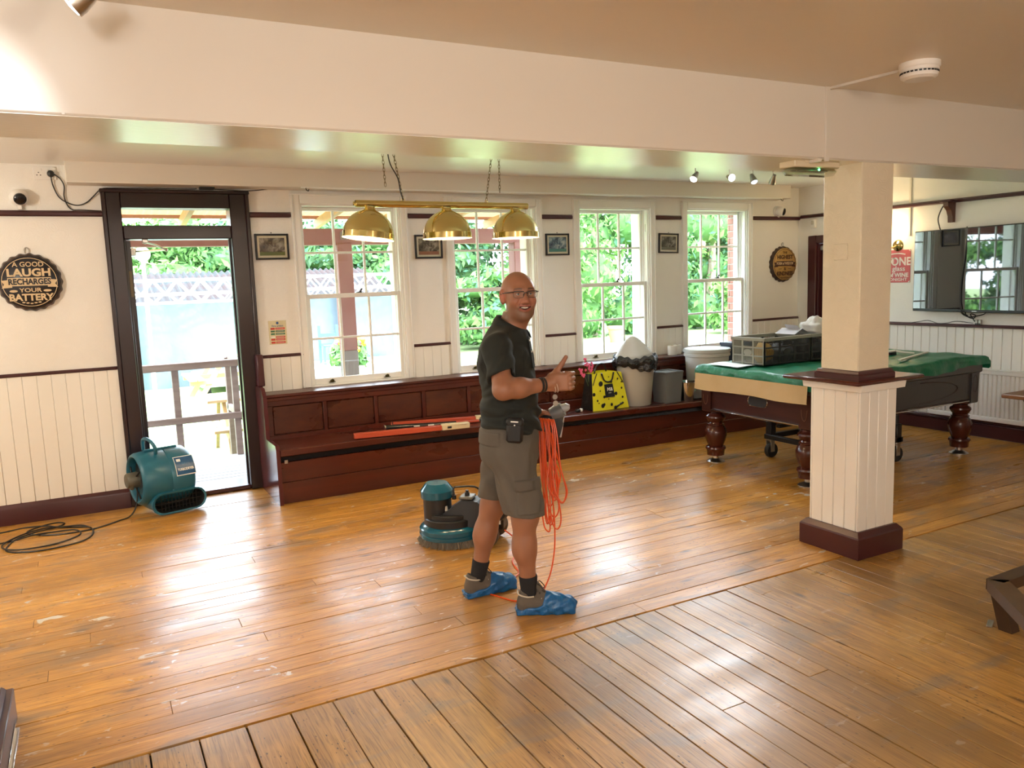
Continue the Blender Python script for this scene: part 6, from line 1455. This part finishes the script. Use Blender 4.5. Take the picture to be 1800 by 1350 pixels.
# ---- polo shirt
TZ = np.array([.86, .95, 1.05, 1.15, 1.25, 1.32, 1.37, 1.41, 1.44, 1.50]); TC = np.array([-.062, -.060, -.058, -.062, -.070, -.074, -.066, -.060, -.055, -.05])
TA = np.array([.156, .150, .143, .139, .135, .128, .112, .090, .070, .055]); TB = np.array([.192, .184, .175, .182, .192, .180, .140, .098, .072, .055])
RT = rotz(-13)
def torso(P):
    z = P[:, 2]; ca = np.interp(z, TZ, TC); ra = np.interp(z, TZ, TA); rb = np.interp(z, TZ, TB)
    q = np.stack([P[:, 0]-ca, P[:, 1], 0*z], 1).astype(F32)@RT
    return ((np.sqrt((q[:, 0]/ra)**2+(q[:, 1]/rb)**2)-1)*np.minimum(ra, rb)).astype(F32)
def sleeve(P, sh, el, f=.74):
    sh, el = np.array(sh), np.array(el); e = sh+(el-sh)*f; ax = (el-sh)/np.linalg.norm(el-sh)
    d = s_cap(P, sh, sh+(el-sh)*1.1, .070, .068); cut = (P-e)@ax.astype(F32)
    d = smax(d, cut.astype(F32), .006)
    return d, smax(s_cap(P, sh+(el-sh)*.45, sh+(el-sh)*1.3, .056, .058), -(cut+.035).astype(F32), .01)
def shirt_sdf(P):
    d = torso(P)
    z = P[:, 2]; th = np.arctan2(P[:, 1], P[:, 0]+.06)
    d = smin(d, s_cap(P, (-.075, -.07, 1.36), SHR, .062, .066), .03); d = smin(d, s_cap(P, (-.055, .07, 1.36), SHL, .062, .066), .03)
    d1, h1 = sleeve(P, SHR, ELR); d2, h2 = sleeve(P, SHL, ELL)
    d = smin(d, d1, .02); d = smin(d, d2, .02); d = smax(d, -h1, .006); d = smax(d, -h2, .006)
    # folds: bunching at the waist, drag lines from the raised arm
    low = smooth(-z, -1.10, -.98)
    d = d + low*(.0085*np.sin(62*z+3.1*np.sin(2*th+1)+5*P[:, 0]*6)+.0035*np.sin(105*z+4*th))
    diag = z*26 - P[:, 0]*30 + P[:, 1]*12
    d = d + (1-low)*smooth(z, 1.0, 1.1)*(.0036*np.sin(diag+2*np.sin(9*z))+.0020*np.sin(2.3*diag+7*th))
    d = d + .0030*np.sin(70*(P[:, 0]-.5*P[:, 2]))*np.exp(-((z-1.24)/.07)**2)*(P[:, 1] < -.12)
    hem = .930 - .16*(P[:, 0]+.06) - .010*np.sin(5*th+1)
    d = smax(d, (hem-z).astype(F32), .006)
    for (ox, oz, sl_, wd_, am) in ((-.13, 1.24, 1.6, .012, .007), (-.10, 1.19, .9, .010, .006), (-.02, 1.17, -.5, .012, .006), (-.15, 1.10, .5, .011, .007), (.0, 1.05, -.25, .012, .006), (-.05, 1.01, .2, .010, .007), (.03, 1.25, 2.5, .010, .004)):
        t = (z-oz-sl_*(P[:, 0]-ox))/math.sqrt(1+sl_*sl_); d = d+am*np.exp(-(t/wd_)**2)*np.exp(-((P[:, 0]-ox)/.11)**2)
    d = smax(d, (z-(1.432-.30*(P[:, 0]+.05))).astype(F32), .006)
    d = smax(d, -s_cap(P, (-.052, 0, 1.41), (-.02, .01, 1.55), .060, .085), .006)
    return d
MSHIRT = mat('dark_green_polo', (.0105, .0135, .0115), .85, bump=((400, 400, 400), .15, .001))
net_obj('polo_shirt', shirt_sdf, (-.27, -.42, .88), (.14, .40, 1.48), .0045, MSHIRT, man)
# collar: folded band, high at the nape and open at the front
def collar(o):
    def f(u, v):
        fr = -13 if True else 0
        a = R(-13) + R(28) + R(304)*u; ca, sa = math.cos(a), math.sin(a); front = math.cos(a-R(-13))
        top = Vector((-.034+.064*ca, .008+.063*sa, 1.448-.038*front)); bot = Vector((-.044+(.088+.022*max(0, front)**2)*ca, .004+.092*sa, 1.402-.030*front-.022*max(0, front)**3)); ins = Vector((-.040+.060*ca, .006+.060*sa, 1.39-.034*front))
        if v < .35: p = ins.lerp(top, v/.35)
        else: p = top.lerp(bot, (v-.35)/.65) + Vector((ca, sa, .3))*.005*math.sin(PI*(v-.35)/.65)
        return p + Vector((ca, sa, 0))*o
    return f
b = MB().grid(collar(0), 40, 10).grid(collar(.004), 40, 10); b.build('collar', mat('dark_green_collar', (.013, .0165, .0145), .85), man, smooth=180)
pf = lambda z, da=0: Vector((float(np.interp(z, TZ, TC))+math.cos(R(-13+da))*(float(np.interp(z, TZ, TA))+.002), math.sin(R(-13+da))*(float(np.interp(z, TZ, TA))+.002), z))
MB().loft([[tuple(pf(z, -9)), tuple(pf(z, -9)+Vector((.004, -.002, 0))), tuple(pf(z, 9)+Vector((.004, -.001, 0))), tuple(pf(z, 9))] for z in (1.22, 1.27, 1.31, 1.345, 1.375)]).build('placket', MSHIRT, man, fix=True)
for z in (1.355, 1.30): MB().ball(pf(z, -2)+Vector((.004, -.002, 0)), (.0045, .0055, .0055), 6).build('button', mat('pearl_button', (.72, .70, .66), .2) if 'pearl_button' not in bpy.data.materials else bpy.data.materials['pearl_button'], man)

# ---- cargo shorts
def shorts_sdf(P):
    z = P[:, 2]
    ca = np.interp(z, [.70, .84, .96], [-.066, -.068, -.062]); ra = np.interp(z, [.70, .84, .96], [.140, .148, .138]); rb = np.interp(z, [.70, .84, .96], [.17, .18, .172])
    q = np.stack([P[:, 0]-ca, P[:, 1], 0*z], 1).astype(F32)@RT
    d = ((np.sqrt((q[:, 0]/ra)**2+(q[:, 1]/rb)**2)-1)*np.minimum(ra, rb)).astype(F32)
    d = smax(smax(d, (z-.965).astype(F32), .01), (.735-z).astype(F32), .05)
    eR, eL = np.array((-.006, -.113, .49)), np.array((-.160, .118, .50))
    lr = s_cap(P, (-.058, -.088, .82), eR, .104, .103); ll = s_cap(P, (-.094, .082, .82), eL, .102, .088)
    wr = .0035*np.sin(38*z+14*P[:, 0]+6*np.sin(18*P[:, 1]))+.0022*np.sin(75*P[:, 0]+30*z)+.004*np.sin(24*(z+.9*P[:, 0]))*np.exp(-((z-.62)/.10)**2)
    lr = lr+wr; ll = ll+wr
    # pockets stand proud of the cloth
    pk = smax(lr-.008, s_box(P, (.030, -.22, .600), (.066, .10, .068), .006), .002); fl_ = smax(lr-.013, s_box(P, (.026, -.22, .672), (.074, .10, .026), .006), .002)
    bp_ = smax(d-.007, s_box(P, (-.165, -.10, .892), (.055, .12, .032), .005), .002)
    L_ = smin(lr, ll, .02); d = smin(d, L_, .035); d = d+.0022*np.sin(55*z+9*P[:, 0])*smooth(z, .70, .78)
    d = np.minimum(d, np.minimum(pk, np.minimum(fl_, bp_)))
    hem = np.where(P[:, 1] < 0, .512-.10*(P[:, 0]+.0)+.0*z, .540-.06*(P[:, 0]+.16)).astype(F32)
    d = smax(d, hem-z.astype(F32), .004)
    hR = s_cap(P, (-.03, -.10, .66), (.0, -.113, .44), .085, .092); hL = s_cap(P, (-.13, .10, .66), (-.17, .12, .44), .072, .078)
    hole = np.minimum(hR, hL); d = smax(d, -smax(hole, (z-.585).astype(F32), .02), .004)
    sr = np.abs(z-hem-.022)-.0010; d = d+.0016*(sr < 0)
    return d
MSHORT = mat('grey_brown_cotton', (.108, .094, .076), .85, bump=((300, 300, 300), .2, .001), noise=((5, 5, 5), (.088, .076, .062), 1))
net_obj('cargo_shorts', shorts_sdf, (-.27, -.25, .47), (.14, .25, .985), .004, MSHORT, man)
MBELT = mat('black_webbing', (.010, .010, .011), .6)
pch = MB().box((-.040, -.018, -.062), (.040, .018, .052), .012, T(-.036, -.198, .944, 0, 4, -8)).box((-.042, -.021, .018), (.042, .020, .058), .010, T(-.036, -.198, .944, 0, 4, -8)).build('belt_pouch', MBELT, man)
b = MB(); b.box((-.018, -.0225, .040), (.018, -.0205, .046), 0, T(-.036, -.198, .944, 0, 4, -8)).ball(Vector((-.036, -.219, .970)), .004, 5); b.build('pouch_marking', MWPLAST, pch, kind='stuff')
# ---- socks, shoes and blue overshoes
MSOCK = mat('black_sock', (.010, .010, .012), .9); MSHOE = mat('grey_brown_suede', (.085, .070, .055), .8, noise=((30, 30, 30), (.11, .09, .07), 1)); MCOVER = mat('blue_polythene', (.008, .105, .30), .28, bump=((45, 45, 45), .6, .01)); MSOLE = mat('pale_sole', (.50, .46, .38), .6); MLACE = mat('dark_lace', (.035, .028, .022), .8)
def foot(x, y, yaw, an, kn, n):
    M = T(x, y, 0, 0, 0, yaw)
    an, kn = Vector(an), Vector(kn)
    ps = [an+(kn-an)*t for t in (-.16, .05, .12, .22, .235)]
    MB().tube(ps, [.034, .041, .0435, .0465, .045], 20).build('sock', MSOCK, man)
    def base(q, o=0):
        d = s_ell(q, (.195, 0, .034), (.092+o, .046+o, .042+o)); d = smin(d, s_ell(q, (.125, 0, .050), (.10+o, .042+o, .052+o)), .03)
        d = smin(d, s_ell(q, (.052, 0, .046), (.054+o, .037+o, .052+o)), .03)
        return smin(d, s_box(q, (.140, 0, .016), (.138+o, .038+o, .016+o), .014), .012)
    def shoe(q):
        d = smin(base(q), s_cap(q, (.050, 0, .06), (.052, 0, .098), .040, .040), .02); d = smin(d, s_cap(q, (.135, 0, .085), (.098, 0, .140), .022, .020), .015)
        d = smax(d, -s_cap(q, (.060, 0, .10), (.062, 0, .18), .036, .040), .006); return smax(d, -q[:, 2]+.001, .002)
    def cover(q):
        wr = .0025*np.sin(90*q[:, 0]+40*q[:, 2]+3*np.sin(60*q[:, 1]))+.002*np.sin(150*q[:, 2]-70*q[:, 0])
        d = smin(base(q, .007), s_ell(q, (.232, 0, .037), (.058, .047, .035)), .03)+wr
        line = q[:, 2]-(.030+.20*np.clip(q[:, 0]-.03, 0, 1)+2.6*np.clip(q[:, 0]-.125, 0, 1)) + .004*np.sin(80*q[:, 0])
        return smax(smax(d, line.astype(F32), .004), -q[:, 2], .002)
    s = net_obj('shoe', shoe, (-.02, -.065, -.006), (.31, .065, .18), .004, MSHOE, man, M=M)
    net_obj('overshoe', cover, (-.03, -.075, -.006), (.32, .075, .12), .004, MCOVER, man, M=M)
    b = MB()
    for k in range(5):
        xx, zz = .100+.014*k, .128-.0135*k; b.tube([M @ Vector(p) for p in crom([(xx, -.026, zz-.012), (xx+.004, 0, zz+.010), (xx, .026, zz-.012)], 5)], .003, 6)
    for s_ in (-1, 1): b.tube([M @ Vector(p) for p in crom([(.10, 0, .142), (.115, s_*.03, .150), (.14, s_*.038, .118), (.125, s_*.014, .118), (.10, 0, .142)], 5)], .0025, 6)
    b.build('laces', MLACE, s)
    b = MB()
    for k in range(2): b.tube([M @ Vector(p) for p in ((.098+.018*k, -.0385, .045), (.112+.018*k, -.037, .066), (.124+.018*k, -.031, .084))], .0022, 5)
    b.build('stripe', MSOLE, s)
    MB().tube([M @ Vector(p) for p in crom([(.085, -.036, .094), (.05, -.042, .095), (.012, -.030, .104), (.004, 0, .112), (.012, .030, .104), (.05, .042, .095), (.085, .036, .094)], 5)], .004, 6).build('collar_piping', MSOLE, s)
    MB().box((-.006, -.034, .004), (.075, .034, .026), .012, M).build('heel_sole', MSOLE, s)
foot(-.056, -.11, 0, ANR, KNR, 0); foot(-.330, .106, 27, ANL, KNL, 1)
# ---- wrist bands and the small discs hanging from the string bracelet
def wband(t, r, w, m, nm, sq=.8, tilt=0):
    p = Vector(WRR)+(Vector(WRR)-Vector(ELR))*t; M, _ = frame_to(p, p+(Vector(WRR)-Vector(ELR)))
    MB().lathe([(r, -w), (r+.003, -w), (r+.003, w), (r, w), (r, -w)], 28, M @ T(rx=tilt), close=False).build(nm, m, man)
    return M
wband(-.12, .0335, .006, MBELT, 'black_wristband'); wband(-.05, .0325, .005, MBELT, 'black_wristband')
pk = mat('pink_band', (.70, .16, .18), .5)
wband(.12, .0335, .0035, pk, 'pink_wristband'); 
b = MB()
for k in range(2): b.tube([(.148+.012*k+.020*math.cos(t)*.4-.012*math.sin(t), -.200-.022*math.cos(t), 1.160+.042*math.sin(t)) for t in [2*PI*i/20 for i in range(20)]], .0017, 5, closed=True)
b.build('string_bracelet', mat('pale_string', (.60, .50, .42), .7), man)
for k, z in enumerate((1.098, 1.068)):
    MB().lathe([(0, -.0015), (.0125, -.0015), (.0125, .0015), (0, .0015)], 18, T(.158+.002*k, -.212, z, 90, 0, 15), close=False).build('hanging_disc', mat('smoky_disc', (.30, .27, .24), .25, .3) if 'smoky_disc' not in bpy.data.materials else bpy.data.materials['smoky_disc'], man)
MB().tube([(.158, -.212, 1.118), (.158, -.212, 1.056)], .0012, 5).build('disc_thread', MBELT, man)

# ---- orange extension lead looped over his left hand and trailing round his feet
MORG = mat('orange_cable', (.72, .085, .012), .38)
oc = thing('extension_lead', 'orange extension lead hanging in long loops from his left hand and trailing on the floor', 'cable', (2.0, 3.55, 0))
def mp(a, b_, z): return man.matrix_basis @ Vector((a, b_, z)) if False else (Vector((1.87, 3.42, 0)) + Matrix.Rotation(R(-28.67), 3, 'Z') @ Vector((a, b_, z)))
oc.location = mp(.12, .17, 0)
b = MB(); gs = random.Random(12)
for k in range(9):
    x0 = .090+.0085*k; bb = .205-.007*k; bot = gs.uniform(.34, .62) if k < 7 else gs.uniform(.5, .6); w = gs.uniform(.012, .040); sway = gs.uniform(-.012, .05)
    pts = [(x0, bb+.02, .89), (x0+.004, bb-.03, .93), (x0+.006+w*.3, bb-.055, .86), (x0+sway*.5+w*.6, bb-.075, (.86+bot)/2), (x0+sway+w*1.1, bb-.08, bot+.06), (x0+sway+w*.4, bb-.08, bot), (x0+sway-w*.5, bb-.075, bot+.06), (x0+sway*.4-w*.4, bb-.05, (.86+bot)/2), (x0-w*.1, bb-.015, .86)]
    b.tube([mp(*p) for p in crom(pts, 7)], .0038, 6)
b.tube([mp(*p) for p in crom([(.15, .10, .86), (.175, .09, .74), (.205, .085, .62), (.215, .085, .55), (.195, .085, .50), (.160, .09, .53), (.145, .10, .62)], 7)], .0042, 6)
b.tube([mp(*p) for p in crom([(.13, .12, .60), (.148, .12, .48), (.152, .12, .36), (.147, .12, .24), (.125, .10, .13), (.095, .08, .06), (.06, .05, .012), (.0, .04, .005), (-.06, .02, .005), (-.10, .04, .005), (-.16, .09, .005), (-.20, .12, .005)], 7)], .0042, 6)
b.tube([mp(*p) for p in crom([(.09, .13, .42), (.10, .12, .36), (.125, .12, .34), (.13, .13, .42)], 6)], .0042, 6)
fp = [mp(-.24, .18, .005), mp(-.16, .27, .005), mp(-.05, .40, .005), Vector((2.08, 3.98, .005)), Vector((2.19, 4.12, .005)), Vector((2.25, 4.22, .03)), Vector((2.16, 4.22, .12))]
b.tube(crom([tuple(p) for p in fp], 7), .0042, 6)
b.build('lead', MORG, oc, world=True)
# ------------------------------------------------------------------ repeats share a group
GROUPS = {'framed_picture': 'small framed prints between the windows', 'bottle_cap_sign': 'bottle cap signs on the window wall', 'security_camera': 'dome security cameras on the picture rail',
          'picnic_table': 'picnic tables on the lawn', 'globe_lamp': 'globe lamps in the garden', 'folding_crate': 'folding crates on the pool table', 'red_bar': 'red bars lying on the bench',
          'paper_roll': 'paper rolls on the bench ledge', 'laurel_shrub': 'shrubs and trees beyond the lawn', 'garden_tree': 'shrubs and trees beyond the lawn', 'dark_evergreen_tree': 'shrubs and trees beyond the lawn'}
for o in S.objects:
    k = o.name.split('.')[0]
    if o.parent is None and k in GROUPS: o['group'] = GROUPS[k]
